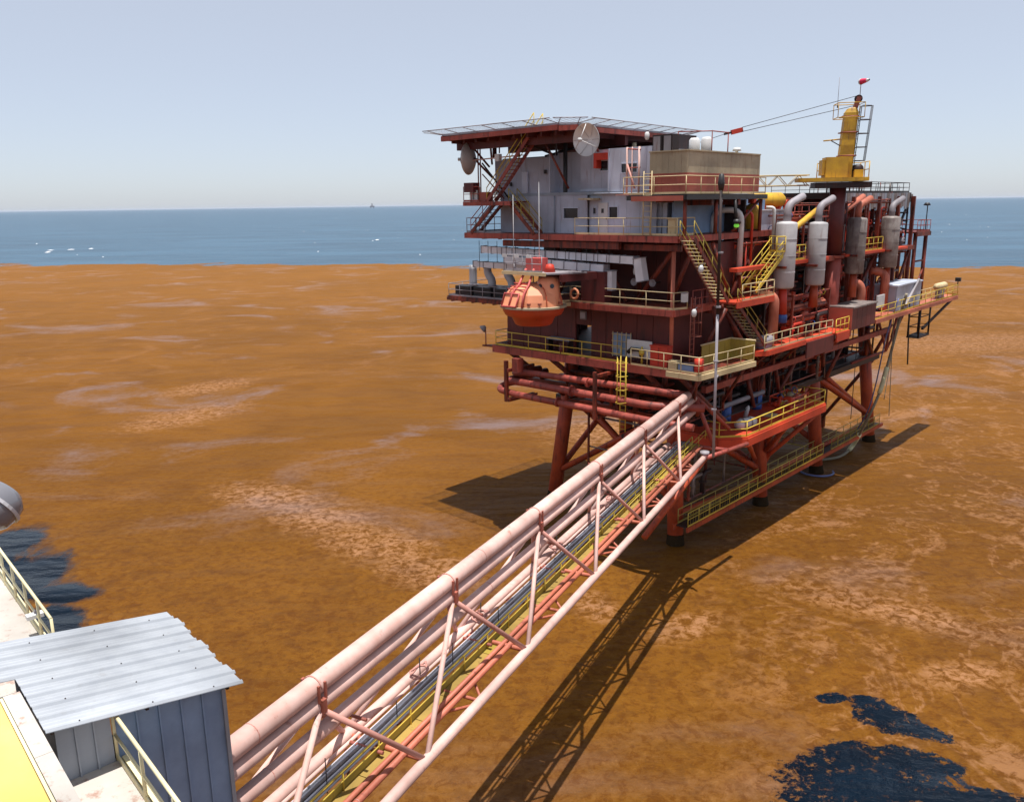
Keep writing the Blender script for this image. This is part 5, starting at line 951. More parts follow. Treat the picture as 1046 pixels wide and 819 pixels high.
# tapering leaning mast
def mast_ring(z, hw, hd, off): return [cp(off + a * hw, s_ * hd, z) for (a, s_) in ((-1, -1), (1, -1), (1, 1), (-1, 1))]
lv = [(26.7, 0.56, 0.46, -0.3), (29.0, 0.52, 0.43, -0.42), (31.0, 0.50, 0.42, -0.52), (31.7, 0.49, 0.4, -0.58), (32.0, 0.34, 0.28, -0.62), (32.1, 0.16, 0.2, -0.66)]
for k in range(len(lv) - 1):
    a = mast_ring(*lv[k]); b_ = mast_ring(*lv[k + 1]); G().add(a + b_, [(3, 2, 1, 0), (4, 5, 6, 7), (0, 1, 5, 4), (1, 2, 6, 5), (2, 3, 7, 6), (3, 0, 4, 7)]).build('mast_section', 'crane', CR)
for z in (28.4, 30.2, 31.4): G().path(mast_ring(z, 0.64, 0.56, -0.45) + mast_ring(z, 0.64, 0.56, -0.45)[:1], 0.05, 4).build('mast_band', 'bracket', CR)
G().bar(cp(-0.8, 0, 31.9), cp(-1.1, 0, 32.9), 0.3, 0.35).build('mast_head', 'bracket', CR); G().lathe([(0, -0.12), (0.3, -0.12), (0.3, 0.12), (0, 0.15)], cp(-1.05, 0, 32.75), 14, sd_).build('sheave', 'dark', CR)
for z in (32.4, 31.3): G().path([cp(0.6, -0.9, z), cp(0.6, 0.9, z), cp(-1.4, 0.9, z), cp(-1.4, -0.9, z), cp(0.6, -0.9, z)], 0.035, 5).build('top_rail', 'crane', CR)
for (a, s_) in ((0.6, -0.9), (0.6, 0.9), (-1.4, -0.9), (-1.4, 0.9)): G().tube(cp(a, s_, 31.3), cp(a, s_, 32.4), 0.03, 5).build('top_post', 'crane', CR)
G().tube(cp(0.1, 0, 29.7), cp(1.4, 0, 29.6), 0.06, 6).build('lamp_arm', 'crane', CR); G().tube(cp(0.1, 0, 29.2), cp(0.8, 0, 29.6), 0.04, 6).build('lamp_arm', 'dark', CR)
# caged ladder on the back of the mast
for s_ in (-0.25, 0.25): G().tube(cp(-1.0, s_, 27.0), cp(-1.3, s_, 32.2), 0.035, 5).build('ladder_rail', 'dark', CR)
for k in range(15): z = 27.3 + k * 0.34; G().tube(cp(-1.0 - 0.3 * (z - 27) / 5.2, -0.25, z), cp(-1.0 - 0.3 * (z - 27) / 5.2, 0.25, z), 0.018, 4).build('ladder_rung', 'dark', CR)
for k in range(5):
    z = 28.0 + k * 1.05; o_ = -1.0 - 0.3 * (z - 27) / 5.2; G().path([cp(o_ - 0.85 * math.sin(math.pi * j / 6), 0.42 * math.cos(math.pi * j / 6), z) for j in range(7)], 0.03, 4).build('cage_hoop', 'dark', CR)
for s_ in (-0.3, 0.0, 0.3): G().tube(cp(-1.85, s_, 28.0), cp(-2.15, s_, 32.2), 0.025, 4).build('cage_strap', 'dark', CR)
for (a, s_) in ((-1.95, -1.42), (-1.95, 0), (-1.95, 1.42), (-0.9, -1.42), (0.3, -1.4), (1.5, -1.25)): G().tube(cp(a, s_, 26.7), cp(a, s_, 27.9), 0.04, 5).build('deck_post', 'crane', CR)
for z in (27.3, 27.9): G().path([cp(1.5, -1.25, z), cp(-1.95, -1.42, z), cp(-1.95, 1.42, z)], 0.035, 5).build('deck_rail', 'crane', CR)
cbox(-1.7, -1.0, -0.8, 0.8, 26.72, 27.3, 'winch', 'crane'); G().lathe([(0, -0.6), (0.38, -0.6), (0.38, 0.6), (0, 0.6)], cp(-1.35, 0, 27.35), 16, sd_).build('winch_drum', 'dark', CR)
# the letter on the cab side
try:
    fc = bpy.data.curves.new('cab_letter', 'FONT'); fc.body = 'A'; fc.size = 1.0; fc.extrude = 0.015; fo = bpy.data.objects.new('cab_letter', fc); COL.objects.link(fo)
    dg = bpy.context.evaluated_depsgraph_get(); me_ = bpy.data.meshes.new_from_object(fo.evaluated_get(dg)); bpy.data.objects.remove(fo)
    lo = bpy.data.objects.new('cab_letter', me_); COL.objects.link(lo); me_.materials.clear(); me_.materials.append(M['black']); lo.parent = CR
    side = cp(0.0, -1.02, 27.45); ex = bd * -1.0
    mt = Matrix(((ex.x, 0, -sd_.x, 0), (ex.y, 0, -sd_.y, 0), (0, 1, 0, 0), (0, 0, 0, 1)))
    lo.matrix_local = Matrix.Translation(side + bd * 1.0 - o_loc[CR.name]) @ mt
except Exception as e: print('letter', e)
# lattice boom at rest, pointing left behind the beige box
BL = 20.0; ch = []
for (s_, z) in ((-0.55, 26.95), (0.55, 26.95), (-0.55, 26.05), (0.55, 26.05)):
    G().tube(cp(2.4, s_, z if z > 26.5 else 26.15), cp(BL, s_ * 0.6, z), 0.06, 6).build('boom_chord', 'cream', CR)
n = 22
for k in range(n):
    a0 = 2.4 + (BL - 2.4) * k / n; a1 = 2.4 + (BL - 2.4) * (k + 1) / n
    for s_ in (-0.5, 0.5):
        z0_, z1_ = (26.95, 26.08) if k % 2 else (26.08, 26.95); G().tube(cp(a0, s_, z0_), cp(a1, s_, z1_), 0.035, 5).build('boom_lacing', 'cream', CR)
hb = Vector((-2.34, 11, 30.3))
for (dz1, dz2) in ((0.3, 0.1), (-0.25, -0.1)): G().tube(cp(-1.0, 0, 32.6 + dz1 * 1.3), hb + Vector((0.3, 0.2, dz2 * 1.6 + 0.1)), 0.022, 4).build('pendant_wire', 'dark', CR)
hd2 = (hb - cp(-1, 0, 32.6)).normalized()
G().bar(hb - hd2 * 0.45, hb + hd2 * 0.5, 0.2, 0.36).build('bridle_block', 'red', CR); G().tube(hb + hd2 * 0.5, hb + hd2 * 1.1, 0.09, 6).build('bridle_link', 'dark', CR); G().tube(hb + hd2 * 1.1, cp(BL, 0, 27.0), 0.02, 4).build('pendant_wire', 'dark', CR)
t = thing('windsock', 'small magenta and white windsock on the mast head', 'windsock', cp(-1.1, 0.2, 32.9)); b0 = cp(-1.1, 0.2, 32.9)
G().tube(b0, b0 + Vector((0, 0, 1.3)), 0.03, 5).build('pole', 'cable', t); wd = Vector((0.73, -0.55, 0.0)).normalized()
G().lathe([(0.22, 0.0), (0.2, 0.35), (0.13, 0.85)], b0 + Vector((0, 0, 1.1)), 10, wd).build('sock', 'pinksock', t); G().lathe([(0.25, -0.0), (0.23, 0.12)], b0 + Vector((0, 0, 1.1)) - wd * 0.02, 10, wd).build('sock_mouth', 'white', t); G().lathe([(0.13, 0.85), (0.07, 1.1)], b0 + Vector((0, 0, 1.1)), 10, wd).build('sock_tail', 'white', t)
t = thing('mast_aerial', 'thin vertical aerial left of the windsock', 'antenna', cp(0.5, 0, 32.1)); G().tube(cp(0.5, 0, 32.1), cp(0.5, 0, 34.4), 0.02, 5).build('rod', 'cable', t); G().tube(cp(0.5, 0, 32.1), cp(0.5, 0, 32.3), 0.05, 5).build('base', 'dark', t)

# ------------------------------------------------------------------ orange landing, bottom walkway, hoses
OL = thing('orange_landing', 'bright orange-red landing platform low on the right side', 'platform', (2, 8, 8.8))
pl = [(-0.6, 0.2, 8.8), (3.2, 0.0, 8.8), (4.6, 1.6, 8.8), (4.6, 15.0, 8.8), (-0.6, 15.0, 8.8)]
G().slab(pl, 0.12).build('floor_plate', 'orange', OL)
for a, b_ in zip(pl, pl[1:] + pl[:1]): G().bar(Vector(a) - Vector((0, 0, 0.42)), Vector(b_) - Vector((0, 0, 0.42)), 0.14, 0.58).build('edge_beam', 'orange', OL)
for k in range(8): G().bar((-0.5, 2.4 + k * 1.6, 8.45), (4.5, 2.4 + k * 1.6, 8.45), 0.12, 0.4).build('joist', 'oxide', OL)
for (p, q) in (((4.3, 2.4, 8.1), (0.6, 11.0, 4.2)), ((4.3, 14.6, 8.1), (0.9, 12.3, 4.0)), ((2.4, 12.0, 8.1), (0.9, 12.0, 5.0)), ((4.2, 9.0, 8.1), (0.9, 12.1, 4.6)), ((4.3, 14.8, 8.1), (0.9, 22.8, 6.2))): G().tube(p, q, 0.2, 8).build('brace', 'leg', OL)
guardrail('bright yellow guardrail round the orange landing platform', [(2.2, 0.1, 8.8), (3.2, 0.1, 8.8), (4.5, 1.65, 8.8), (4.52, 14.9, 8.8), (1.0, 14.9, 8.8)], 'yellow', step=1.9, r=0.04)
for k, p in enumerate(((1.2, 4.6), (1.2, 9.6))):
    t = thing('blue_drum', ('nearer', 'farther')[k] + ' blue plastic drum standing on the orange landing', 'drum', (*p, 8.8)); G().lathe([(0, 0), (0.42, 0), (0.45, 0.3), (0.42, 0.35), (0.45, 0.75), (0.42, 0.8), (0.43, 1.3), (0, 1.3)], (*p, 8.8), 16).build('body', 'blue', t); G().lathe([(0, 0), (0.08, 0), (0.08, 0.08), (0, 0.08)], (p[0] + 0.2, p[1], 10.1), 8).build('cap', 'white', t)
t = thing('wrapped_bundle', 'white wrapped bundle by the near rail of the orange landing', 'bundle', (2.8, 3.9, 8.8)); G().lathe([(0, -0.9), (0.3, -0.85), (0.42, -0.4), (0.36, 0.1), (0.42, 0.5), (0.28, 0.9), (0, 0.95)], (3.4, 3.6, 9.22), 10, (0.3, 1, 0.05)).build('body', 'white', t)
for a in (-0.4, 0.3): G().lathe([(0.4, -0.04), (0.44, -0.04), (0.44, 0.04), (0.4, 0.04)], (3.4 + 0.29 * a, 3.6 + a, 9.22), 10, (0.3, 1, 0.05)).build('strap', 'cable', t)
t = thing('fire_extinguisher', 'small white cylinder leaning behind the drums on the landing', 'cylinder', (1.2, 5.8, 8.8)); G().lathe([(0, 0), (0.16, 0), (0.16, 0.8), (0.06, 1.0), (0, 1.0)], (1.9, 6.4, 8.8), 12, (0.2, 0.1, 1)).build('body', 'white', t); G().tube((2.0, 6.5, 9.75), (2.2, 6.5, 9.5), 0.03, 5).build('hose', 'black', t)
skid('low orange pump set at the far end of the orange landing', 1.6, 3.4, 11.0, 14.2, 8.82, 9.7, ['orange', 'salmon', 'cream', 'crane'], 10)
t = thing('hatch_cover', 'pale flat hatch cover on the orange landing', 'hatch', (2.4, 8.2, 8.8)); G().box(2.6, 3.5, 7.6, 8.6, 8.81, 8.96).build('lid', 'cream', t); G().box(2.9, 3.2, 8.0, 8.2, 8.96, 9.02).build('handle', 'cable', t)
BW = thing('boat_walkway', 'long low walkway with orange edge running between the legs just above the water', 'walkway', (1.2, 16, 2.1))
for k in range(16): G().box(0.75, 1.75, -1.2 + k * 2.4, 1.16 + k * 2.4, 2.0, 2.08).build('floor_plate', 'dark', BW)
for x in (0.72, 1.8): G().bar((x, -1.4, 1.95), (x, 37.4, 1.95), 0.14, 0.34).build('edge_beam', 'leg', BW)
for k in range(10): G().bar((0.8, 0.2 + k * 4, 1.9), (1.7, 0.2 + k * 4, 1.9), 0.1, 0.2).build('cross_beam', 'oxide', BW)
guardrail('olive-yellow barred guardrail along the outer side of the low walkway', [(1.75, -1.2, 2.1), (1.75, 11.0, 2.1), (1.75, 22.4, 2.1)], 'yellow', step=1.5, mesh='olive')
guardrail('dull guardrail along the outer side of the low walkway between the far legs', [(1.75, 24.2, 2.1), (1.75, 36.6, 2.1)], 'olive', step=1.5, mesh='olive')
guardrail('dull guardrail along the inner side of the low walkway', [(0.8, -1.0, 2.1), (0.8, 36.6, 2.1)], 'olive', step=1.8)
guardrail('olive guardrail of the cross walkway between near and far leg rows', [(-12.5, 23.6, 2.1), (0.2, 23.6, 2.1)], 'olive', step=1.8)
def hose(label, pts, r, mat, n=6, cat='hose', floats=()):
    t = thing('hose' if cat == 'hose' else 'rope', label, cat, pts[0]); sm = []
    P_ = [Vector(p) for p in pts]
    for i in range(len(P_) - 1):
        p0 = P_[max(i - 1, 0)]; p1 = P_[i]; p2 = P_[i + 1]; p3 = P_[min(i + 2, len(P_) - 1)]
        for j in range(6):
            u = j / 6; sm.append(0.5 * ((2 * p1) + (p2 - p0) * u + (2 * p0 - 5 * p1 + 4 * p2 - p3) * u * u + (3 * p1 - p0 - 3 * p2 + p3) * u ** 3))
    sm.append(P_[-1]); G().path(sm, r, n).build('line', mat, t)
    for (a, b_) in floats: G().path(sm[int(a * len(sm)):int(b_ * len(sm)) + 1], r * 1.7, 8).build('float_sleeve', 'hose_y', t)
    return t
hose('long transfer hose with pale yellow sleeves sweeping from the walkway down to the water', [(5.2, 30.42, 16.42), (4.6, 30.89, 13.59), (4.2, 29.99, 9.45), (4, 29.1, 7.01), (3.2, 28.66, 4.27), (0.72, 32.47, 0.5), (0.85, 28.96, 0.2), (-0.36, 26.44, 0.15)], 0.13, 'rope', floats=((0.30, 0.42), (0.64, 0.76)))
hose('thin blue hose hanging down to the far leg', [(5.2, 28.41, 16.15), (4.6, 27.8, 12.58), (3.8, 28.47, 7.75), (3, 28.86, 4.68), (0.06, 32.86, 0.6)], 0.06, 'hose_b')
lg2 = (0.95, 23.2); hose('slack blue hose looped round the third near leg on the water', [(lg2[0] + 1.5 * math.cos(a), lg2[1] + 1.5 * math.sin(a), 0.12) for a in (2.4, 3.1, 3.8, 4.5, 5.2, 5.9, 6.5, 7.0)], 0.09, 'hose_b')
for k, (x0_, y0_, x1_, y1_, tx) in enumerate(((913, 318, 908, 425, 'thin rope hanging straight down right of the far leg'), (919, 315, 903, 408, 'slanting thin rope left of the straight one'), (929, 310, 927, 352, 'thick black rope end hanging under the walkway'), (876, 345, 869, 428, 'dark rope hanging inside the far leg'))):
    a = {0: (4.6, 29.25, 14.86), 1: (4.8, 30.16, 15.06), 2: (4.8, 32.78, 15.27), 3: (0.6, 31.71, 11.7)}[k]; b_ = {0: (4.6, 30.58, 4.61), 1: (4.6, 28.78, 6.58), 2: (4.8, 33.93, 9.22), 3: (0.6, 31.67, 3.43)}[k]
    hose(tx, [a, lerp(a, b_, 0.5), b_], 0.07 if k == 2 else 0.035, 'black' if k > 1 else 'rope', cat='rope')

# ------------------------------------------------------------------ pipe bridge
Z0 = 12.3; S = 6.81; WB = 1.5; HB = -3.07; DT = -4.0
BR = thing('pipe_bridge', 'long pale pink triangular truss bridge carrying pipes to the red platform', 'bridge', (0, 15, 8), BF)
T0, T1 = -6.0, 38.6
def B(w_, t_, h): return Vector((w_, t_, Z0 + h))
def bt(nm, p, q, r, mat='pink', n=12, par=None): return G().tube(p, q, r, n).build(nm, mat, BR, BF, parent=par)
bt('top_chord', B(0.0, T0, 0), B(0.0, T1, 0), 0.215)
bt('bottom_chord', B(WB, T0, HB), B(WB, 35.4, HB), 0.17); bt('bottom_chord', B(-1.35, T0, HB), B(-1.35, 37.2, HB), 0.19)
me_b = None
for i in range(-1, 6):
    tn = i * S; apex = B(0, tn, 0)
    for s_ in (-1, 1):
        for tb in (tn + DT, tn + DT + S):
            if tb > 36 or tb < T0: continue
            a = apex + Vector((s_ * 0.12, 0, -0.1)); bt('diagonal', a, B(s_ * WB, tb, HB), 0.085, 'pink2' if tb > tn else 'pink')
    for tb in (tn + DT,):
        if T0 < tb < 36:
            bt('cross_beam', B(-WB, tb, HB - 0.02), B(WB, tb, HB - 0.02), 0.085, 'salmon'); bt('cross_beam', B(-WB, tb + S / 2, HB - 0.1), B(WB, tb + S / 2, HB - 0.1), 0.06, 'salmon')
            bt('floor_brace', B(-WB, tb, HB - 0.14), B(WB, tb + S / 2, HB - 0.14), 0.05, 'salmon'); bt('floor_brace', B(WB, tb + S / 2, HB - 0.16), B(-WB, tb + S, HB - 0.16), 0.05, 'salmon')
    if T0 < tn < 37:
        c = G().box(0.14, 0.3, tn - 0.08, tn + 0.08, Z0 - 0.16, Z0 + 0.22).build('pipe_clamp', 'bracket', BR, BF)
        G().box(0.2, 0.26, tn - 0.16, tn - 0.1, Z0 + 0.16, Z0 + 0.66).build('clamp_plate', 'bracket', BR, BF, parent=c); G().box(0.2, 0.26, tn + 0.1, tn + 0.16, Z0 + 0.16, Z0 + 0.66).build('clamp_plate', 'bracket', BR, BF, parent=c)
        G().path([B(-0.08 + 0.295 * math.cos(a), tn, 0.505 + 0.295 * math.sin(a)) for a in [math.pi * (j / 8) for j in range(9)]], 0.022, 5).build('clamp_strap', 'pink2', BR, BF, parent=c)
        G().box(-0.43, -0.37, tn - 0.05, tn + 0.05, Z0 + 0.5, Z0 + 0.66).build('clamp_bolt', 'bracket', BR, BF, parent=c)
        # hanger frame for the inner pipes
        hx = bt('pipe_hanger', B(0.35, tn + 1.6, -1.35), B(-0.5, tn + 1.6, -1.35), 0.05, 'bracket', 6)
        bt('pipe_hanger', B(-0.95, tn + 2.4, HB + 0.1), B(0.25, tn + 2.4, HB + 0.1), 0.06, 'bracket', 6)
BPIPES = [('large pale pink gas pipe clamped along the top of the bridge', -0.08, 0.505, 0.28, 'pink', 36.9), ('pale pink pipe slung inside the truss below the top chord', 0.03, -0.82, 0.21, 'pink', 38.0),
          ('pinkish white pipe beside the left bottom chord of the bridge', -1.0, -3.0, 0.06, 'pink', 38.0), ('thin dusty pipe close to the left bottom chord', -0.82, -3.02, 0.035, 'pink2', 38.0),
          ('inner salmon pipe running right of the bridge walkway', 0.52, -3.02, 0.085, 'salmon', 37.5), ('outer salmon pipe nearest the right bottom chord', 0.80, -3.0, 0.1, 'salmon', 37.5)]
for (tx, w_, h_, r, m_, te) in BPIPES:
    t = thing('bridge_pipe', tx, 'pipe', (w_, 10, Z0 + h_), BF); G().path([B(w_, T0, h_), B(w_, te, h_)], r, 18).build('run', m_, t, BF)
    for k in range(4):
        tt = -2 + k * 11.3 + w_ * 3; G().lathe([(r, -0.012), (r + 0.008, -0.012), (r + 0.008, 0.012), (r, 0.012)], B(w_, tt, h_), 18, (0, 1, 0), smooth=False).build('weld_band', 'pink2', t, BF)
t = thing('cable_tray', 'grey cable tray with bundled conduits along the bridge', 'cable tray', (-0.45, 10, Z0 - 2.9), BF)
G().box(-0.72, -0.28, T0, 38.0, Z0 - 3.06, Z0 - 3.02).build('tray_floor', 'cable', t, BF)
for x in (-0.73, -0.27): G().box(x - 0.015, x + 0.015, T0, 38.0, Z0 - 3.05, Z0 - 2.9).build('tray_side', 'silver', t, BF)
for k, x in enumerate((-0.64, -0.55, -0.44, -0.35)): G().path([B(x + 0.01 * math.sin(j * 1.7 + k), T0 + j * 2.2, -2.96 + 0.012 * math.sin(j * 2.3 + k)) for j in range(21)], 0.035 + 0.008 * (k % 2), 6).build('cable', ('ductsteel', 'dirty', 'ductsteel', 'cable')[k], t, BF)
for (w_, h_) in ((-0.12, -2.86), (-0.2, -2.95)): G().tube(B(w_, T0, h_), B(w_, 38, h_), 0.035, 6).build('conduit', 'silver' if h_ > -2.9 else 'cable', t, BF)
for k in range(12): G().tube(B(-0.2, -3 + k * 3.4, -3.05), B(-0.2, -3 + k * 3.4, -2.2 + 0.25 * (k % 2)), 0.016, 5).build('stake', 'black', t, BF)
t = thing('bridge_walkway', 'narrow ochre grating walkway inside the bridge', 'walkway', (0.2, 10, Z0 - 3.2), BF)
for k in range(30): G().box(0.02, 0.46, -5.9 + k * 1.48, -5.9 + k * 1.48 + 1.45, Z0 - 3.19, Z0 - 3.15).build('grating_plate', 'olive' if k % 7 == 3 else 'ochre', t, BF)
for x in (0.0, 0.48): G().box(x - 0.02, x + 0.02, T0, 38.3, Z0 - 3.24, Z0 - 3.1).build('side_angle', 'olive', t, BF)
G().box(0.035, 0.05, T0, 38.3, Z0 - 3.08, Z0 - 2.88).build('kick_plate', 'olive', t, BF)
guardrail('yellow guardrail beside the walkway inside the bridge', [(0.06, T0, Z0 - 3.15), (0.06, 38.0, Z0 - 3.15)], 'yellow', h=0.62, step=1.7, F=BF, r=0.03, toe=False)
guardrail('second yellow guardrail on the far side of the bridge walkway', [(0.44, 24.0, Z0 - 3.15), (0.44, 40.0, Z0 - 3.15)], 'yellow', h=0.62, step=1.7, F=BF, r=0.02, toe=False)
for k, (w_, tt) in enumerate(((-0.75, 5.9), (-0.78, 10.2), (-0.8, 17.4), (-0.75, 24.5))):
    t = thing('rope_coil', ('nearest', 'second', 'third', 'farthest')[k] + ' tangle of dusty pink rope lying on the bridge pipes', 'rope', (w_, tt, Z0 - 2.6), BF); rq = random.Random(k)
    G().path([B(w_ + 0.24 * math.cos(a * 0.9) + rq.uniform(-.06, .06), tt + 0.45 * math.sin(a * 0.9) + rq.uniform(-.1, .1), -2.5 + rq.uniform(-.05, .1)) for a in range(18)], 0.04, 5).build('strand', 'pink2', t, BF)
    G().tube(B(w_ + 0.05, tt, -2.6), B(w_ + 0.05, tt, -1.95), 0.02, 5).build('stake', 'black', t, BF)
# bridge seat on the platform
t = thing('bridge_end_frame', 'red triangular end frame where the bridge meets the platform', 'frame', (0, 37.5, Z0 - 3), BF)
bpt = [(B(0, 38.4, 0.2), B(1.5, 38.4, -3.3)), (B(0, 38.4, 0.2), B(-1.5, 38.4, -3.3)), (B(-1.6, 38.4, -3.3), B(2.4, 38.4, -3.3)), (B(0, 38.4, 0.2), B(1.6, 42.0, -2.8)), (B(1.5, 35.2, -3.1), B(3.0, 41.5, -3.6)), (B(0, 34, 0), B(0, 41, 1.2))]
for (p, q) in bpt: G().tube(p, q, 0.15, 8).build('strut', 'oxide_pink', t, BF)
G().tube(B(1.4, 36.0, -3.3), B(-0.6, 30.0, -6.8), 0.2, 8).build('brace', 'leg', t, BF)
G().lathe([(0, 0), (0.3, 0), (0.3, 0.25), (0, 0.25)], B(1.3, 36.4, -3.2), 12).build('bearing', 'cable', t, BF)

# ------------------------------------------------------------------ our own platform in the foreground (lower left)
DK = thing('own_deck', 'sun-bleached pale deck edge with rust stains in the bottom left corner', 'deck', (-2, 2, 14.5), HF)
G().box(-7.0, 0.16, 0.005, 18.0, 14.32, 14.5).build('deck_plate', 'concrete', DK, HF); G().box(-1.3, 0.1, -7.0, 0.0, 14.32, 14.5).build('deck_plate', 'concrete', DK, HF); G().box(-7.0, -1.3, -7.0, -0.005, 14.2, 14.4).build('deck_plate', 'concrete', DK, HF)
G().box(0.16, 0.24, 3.9, 18.0, 14.0, 14.56).build('edge_beam', 'hcream', DK, HF); G().box(0.1, 0.18, -7.0, 0.0, 14.0, 14.56).build('edge_beam', 'hcream', DK, HF)
PB = thing('parapet', 'pale concrete-coloured parapet kerb beside the bright yellow plate', 'parapet', (-1.4, -2, 14.5), HF)
for k in range(4): G().box(-1.49, -1.2, 1.5 - (k + 1) * 2.5 + 0.01, 1.5 - k * 2.5, 14.42, 15.85).build('block', 'concrete', PB, HF)
YP = thing('yellow_plate', 'large bright yellow painted plate filling the bottom left corner', 'plate', (-3, -2, 15.8), HF)
for k in range(3): G().box(-2.65 - k * 1.1, -1.56 - k * 1.1, -7.0, 3.4, 15.62, 15.8).build('plate', 'ypanel', YP, HF)
G().box(-1.55, -1.5, -7.0, 1.5, 15.4, 15.83).build('edge_strip', 'hcream', YP, HF)
SH = thing('corrugated_shed', 'low shed with ribbed galvanised lean-to roof over the start of the bridge', 'shed', (0.8, 2, 14.5), HF)
ra = (15.86 - 15.32) / 3.62
def zr(x): return 15.86 - (x + 1.12) * ra
ry0, ry1 = -0.38, 3.92; NR = 9
for k in range(NR):
    y0 = ry0 + (ry1 - ry0) * k / NR; y1 = ry0 + (ry1 - ry0) * (k + 1) / NR; g = G(); prof = [(0, 0), (0.035, 0.05), (0.075, 0.05), (0.11, 0.0), (0.2, 0.0), (0.21, 0.008), (0.22, 0), (0.33, 0), (0.34, 0.008), (0.35, 0), (y1 - y0 + 0.01, 0)]
    xr = 2.5 + 0.05 * math.sin(k * 2.1); vs = [(x, y0 + py, zr(x) + pz) for x in ((-1.17 if k < 5 else -1.5), xr) for (py, pz) in prof]; m_ = len(prof)
    vs += [(x, y, z - 0.012) for (x, y, z) in vs]
    fs = [(j, j + m_, j + 1 + m_, j + 1) for j in range(m_ - 1)] + [(2 * m_ + j, 2 * m_ + j + 1, 3 * m_ + j + 1, 3 * m_ + j) for j in range(m_ - 1)] + [(m_ + j, 3 * m_ + j, 3 * m_ + j + 1, m_ + j + 1) for j in range(m_ - 1)] + [(j, j + 1, 2 * m_ + j + 1, 2 * m_ + j) for j in range(m_ - 1)]
    s_ = g.add(vs, fs).build('roof_sheet', 'roof', SH, HF)
    if k % 2 == 0:
        for x in (-0.6, 0.7, 1.9): G().lathe([(0, 0), (0.018, 0), (0.01, 0.02), (0, 0.02)], (x, y0 + 0.055, zr(x) + 0.05), 6).build('screw', 'dark', SH, HF, parent=s_)
for x in (-1.05, 0.6, 2.2): G().bar((x, ry0 + 0.1, zr(x) - 0.07), (x, ry1 - 0.1, zr(x) - 0.07), 0.06, 0.1).build('purlin', 'dark', SH, HF)
def clad_wall(x0, x1, y, z0, ztop, n, mat, step=None):
    for k in range(n):
        a = x0 + (x1 - x0) * k / n; b_ = x0 + (x1 - x0) * (k + 1) / n; za, zb = ztop(a), ztop(b_)
        g = G(); rib = 0.045
        for (p, q, yy) in ((a, a + 0.035, y - rib), (a + 0.035, b_ - 0.002, y)):
            vs = [(p, yy, z0), (q, yy, z0), (q, yy, ztop(q)), (p, yy, ztop(p)), (p, y + 0.03, z0), (q, y + 0.03, z0), (q, y + 0.03, ztop(q)), (p, y + 0.03, ztop(p))]
            g.add(vs, [(0, 1, 2, 3), (5, 4, 7, 6), (1, 5, 6, 2), (4, 0, 3, 7), (3, 2, 6, 7)])
        g.build('wall_sheet', mat, SH, HF)
clad_wall(-0.98, -0.02, 0.0, 14.4, lambda x: zr(x) - 0.13, 3, 'cladgrey')
clad_wall(0.02, 2.18, 0.06, 11.2, lambda x: zr(x) - 0.2, 5, 'clad')
for k in range(6): G().box(2.18, 2.22, 0.06 + k * 0.62, 0.06 + (k + 1) * 0.62 - 0.01, 11.2, 15.1).build('wall_sheet', 'clad', SH, HF)
G().box(2.17, 2.25, 0.0, 0.08, 11.2, 15.12).build('corner_flashing', 'cladgrey', SH, HF)
G().box(-0.98, 2.1, 3.5, 3.56, 14.5, 15.2).build('back_wall', 'cladgrey', SH, HF); G().box(-0.9, 2.1, 0.1, 0.16, 14.45, 15.0).build('inner_lining', 'dark', SH, HF)
guardrail('pale yellow handrail beyond the shed on the far left edge', [(0.13, 4.9, 14.5), (0.13, 17.5, 14.5)], 'hcream', F=HF, step=1.45, r=0.035)
guardrail('pale yellow handrail in front of the shed at the bottom edge', [(0.03, 0.02, 14.5), (0.03, -6.5, 14.5)], 'hcream', F=HF, step=1.6, r=0.035)
t = thing('rail_clip', 'small white tag tied to the left handrail', 'tag', (0.13, 6.6, 15.0), HF); G().box(-0.1, 0.28, 6.5, 6.72, 15.0, 15.1).build('plate', 'white', t, HF); G().box(0.08, 0.18, 6.58, 6.64, 15.1, 15.18).build('tie', 'cable', t, HF)
t = thing('dome_lamp', 'glossy grey dome lamp with bright rim at the left picture edge', 'lamp', (0, 0, 0), WF)
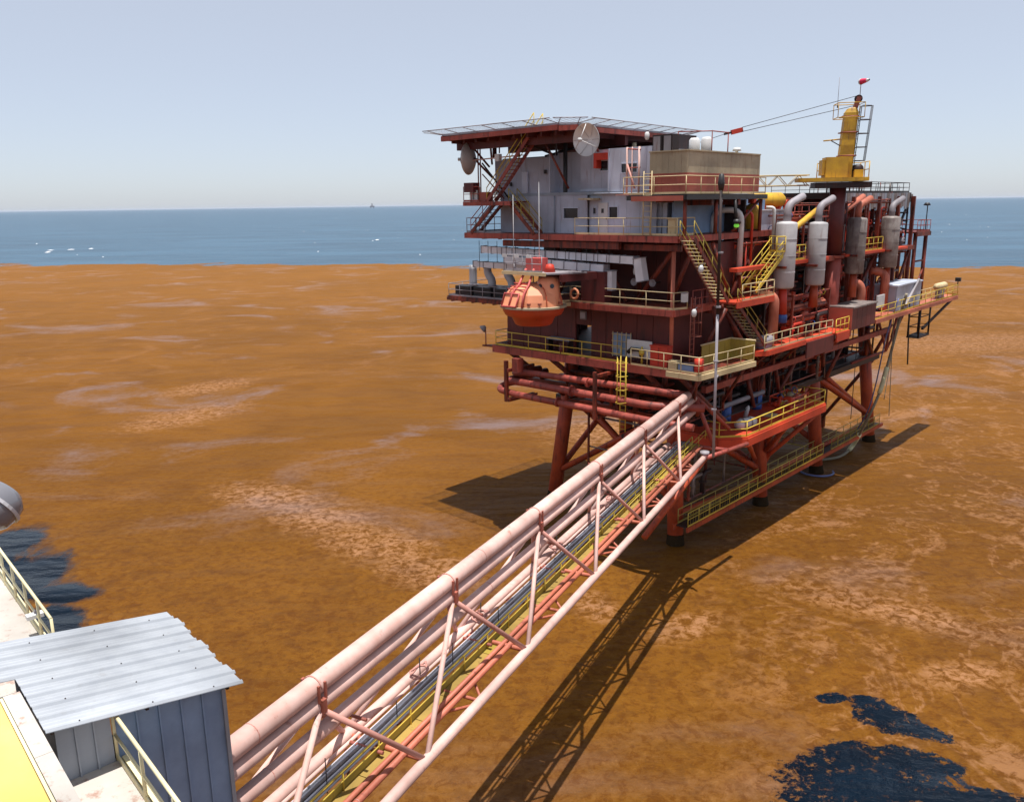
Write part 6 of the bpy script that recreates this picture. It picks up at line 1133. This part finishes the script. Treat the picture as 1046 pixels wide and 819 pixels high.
o_loc[t.name] = Vector((0, 0, 0)); c = Vector((-4.42, 6.70, 22.57)); view = Vector((8.6, -13.2, 2.5)).normalized(); ax = Vector((0.35, -0.55, -0.75)).normalized()
t.location = c; o_loc[t.name] = c
G().lathe([(0.0, 0.225), (0.08, 0.215), (0.15, 0.175), (0.2, 0.1), (0.22, 0.0), (0.205, -0.09), (0.14, -0.16), (0, -0.2)], c, 32, (-0.35, -0.75, -0.55)).build('dome', 'dome', t, WF)
G().lathe([(0.215, -0.014), (0.232, -0.014), (0.232, 0.014), (0.215, 0.014)], c, 32, (-0.35, -0.75, -0.55), smooth=False).build('rim', 'silver', t, WF)
G().tube(c + Vector((-0.05, 0.03, 0.03)), c + Vector((-1.6, -0.1, 0.3)), 0.03, 8).build('arm', 'cable', t, WF); G().tube(c + Vector((-1.6, -0.1, 0.4)), c + Vector((-1.6, -0.1, -6.9)), 0.05, 8).build('mast', 'cable', t, WF)

# ------------------------------------------------------------------ far ship / platform on the horizon
t = thing('distant_platform', 'tiny hazy platform on the horizon left of the helideck', 'platform', (-1480, 9500, 0), WF)
G().box(-1545, -1500, 9480, 9520, 14, 26).build('deck', 'farsteel', t, WF); G().box(-1528, -1518, 9490, 9505, 26, 52).build('derrick', 'farsteel', t, WF)
for x in (-1540, -1508): G().box(x, x + 5, 9490, 9500, -2, 14).build('leg', 'farsteel', t, WF)

# ------------------------------------------------------------------ the hazy air over the sea
hz = G().box(-52000, 52000, -52000, 52000, -1.5, 56.0).build('haze', 'white', F=WF)
hm = bpy.data.materials.new('hazy_air'); hm.use_nodes = True; hn = hm.node_tree.nodes; hn.clear()
ho = hn.new('ShaderNodeOutputMaterial'); hv = hn.new('ShaderNodeVolumePrincipled'); hv.inputs['Color'].default_value = (0.70, 0.78, 0.92, 1); hv.inputs['Density'].default_value = 2.2e-5; hv.inputs['Anisotropy'].default_value = 0.0
hm.node_tree.links.new(hv.outputs[0], ho.inputs['Volume']); hz.data.materials.clear(); hz.data.materials.append(hm); tag(hz, kind='stuff')
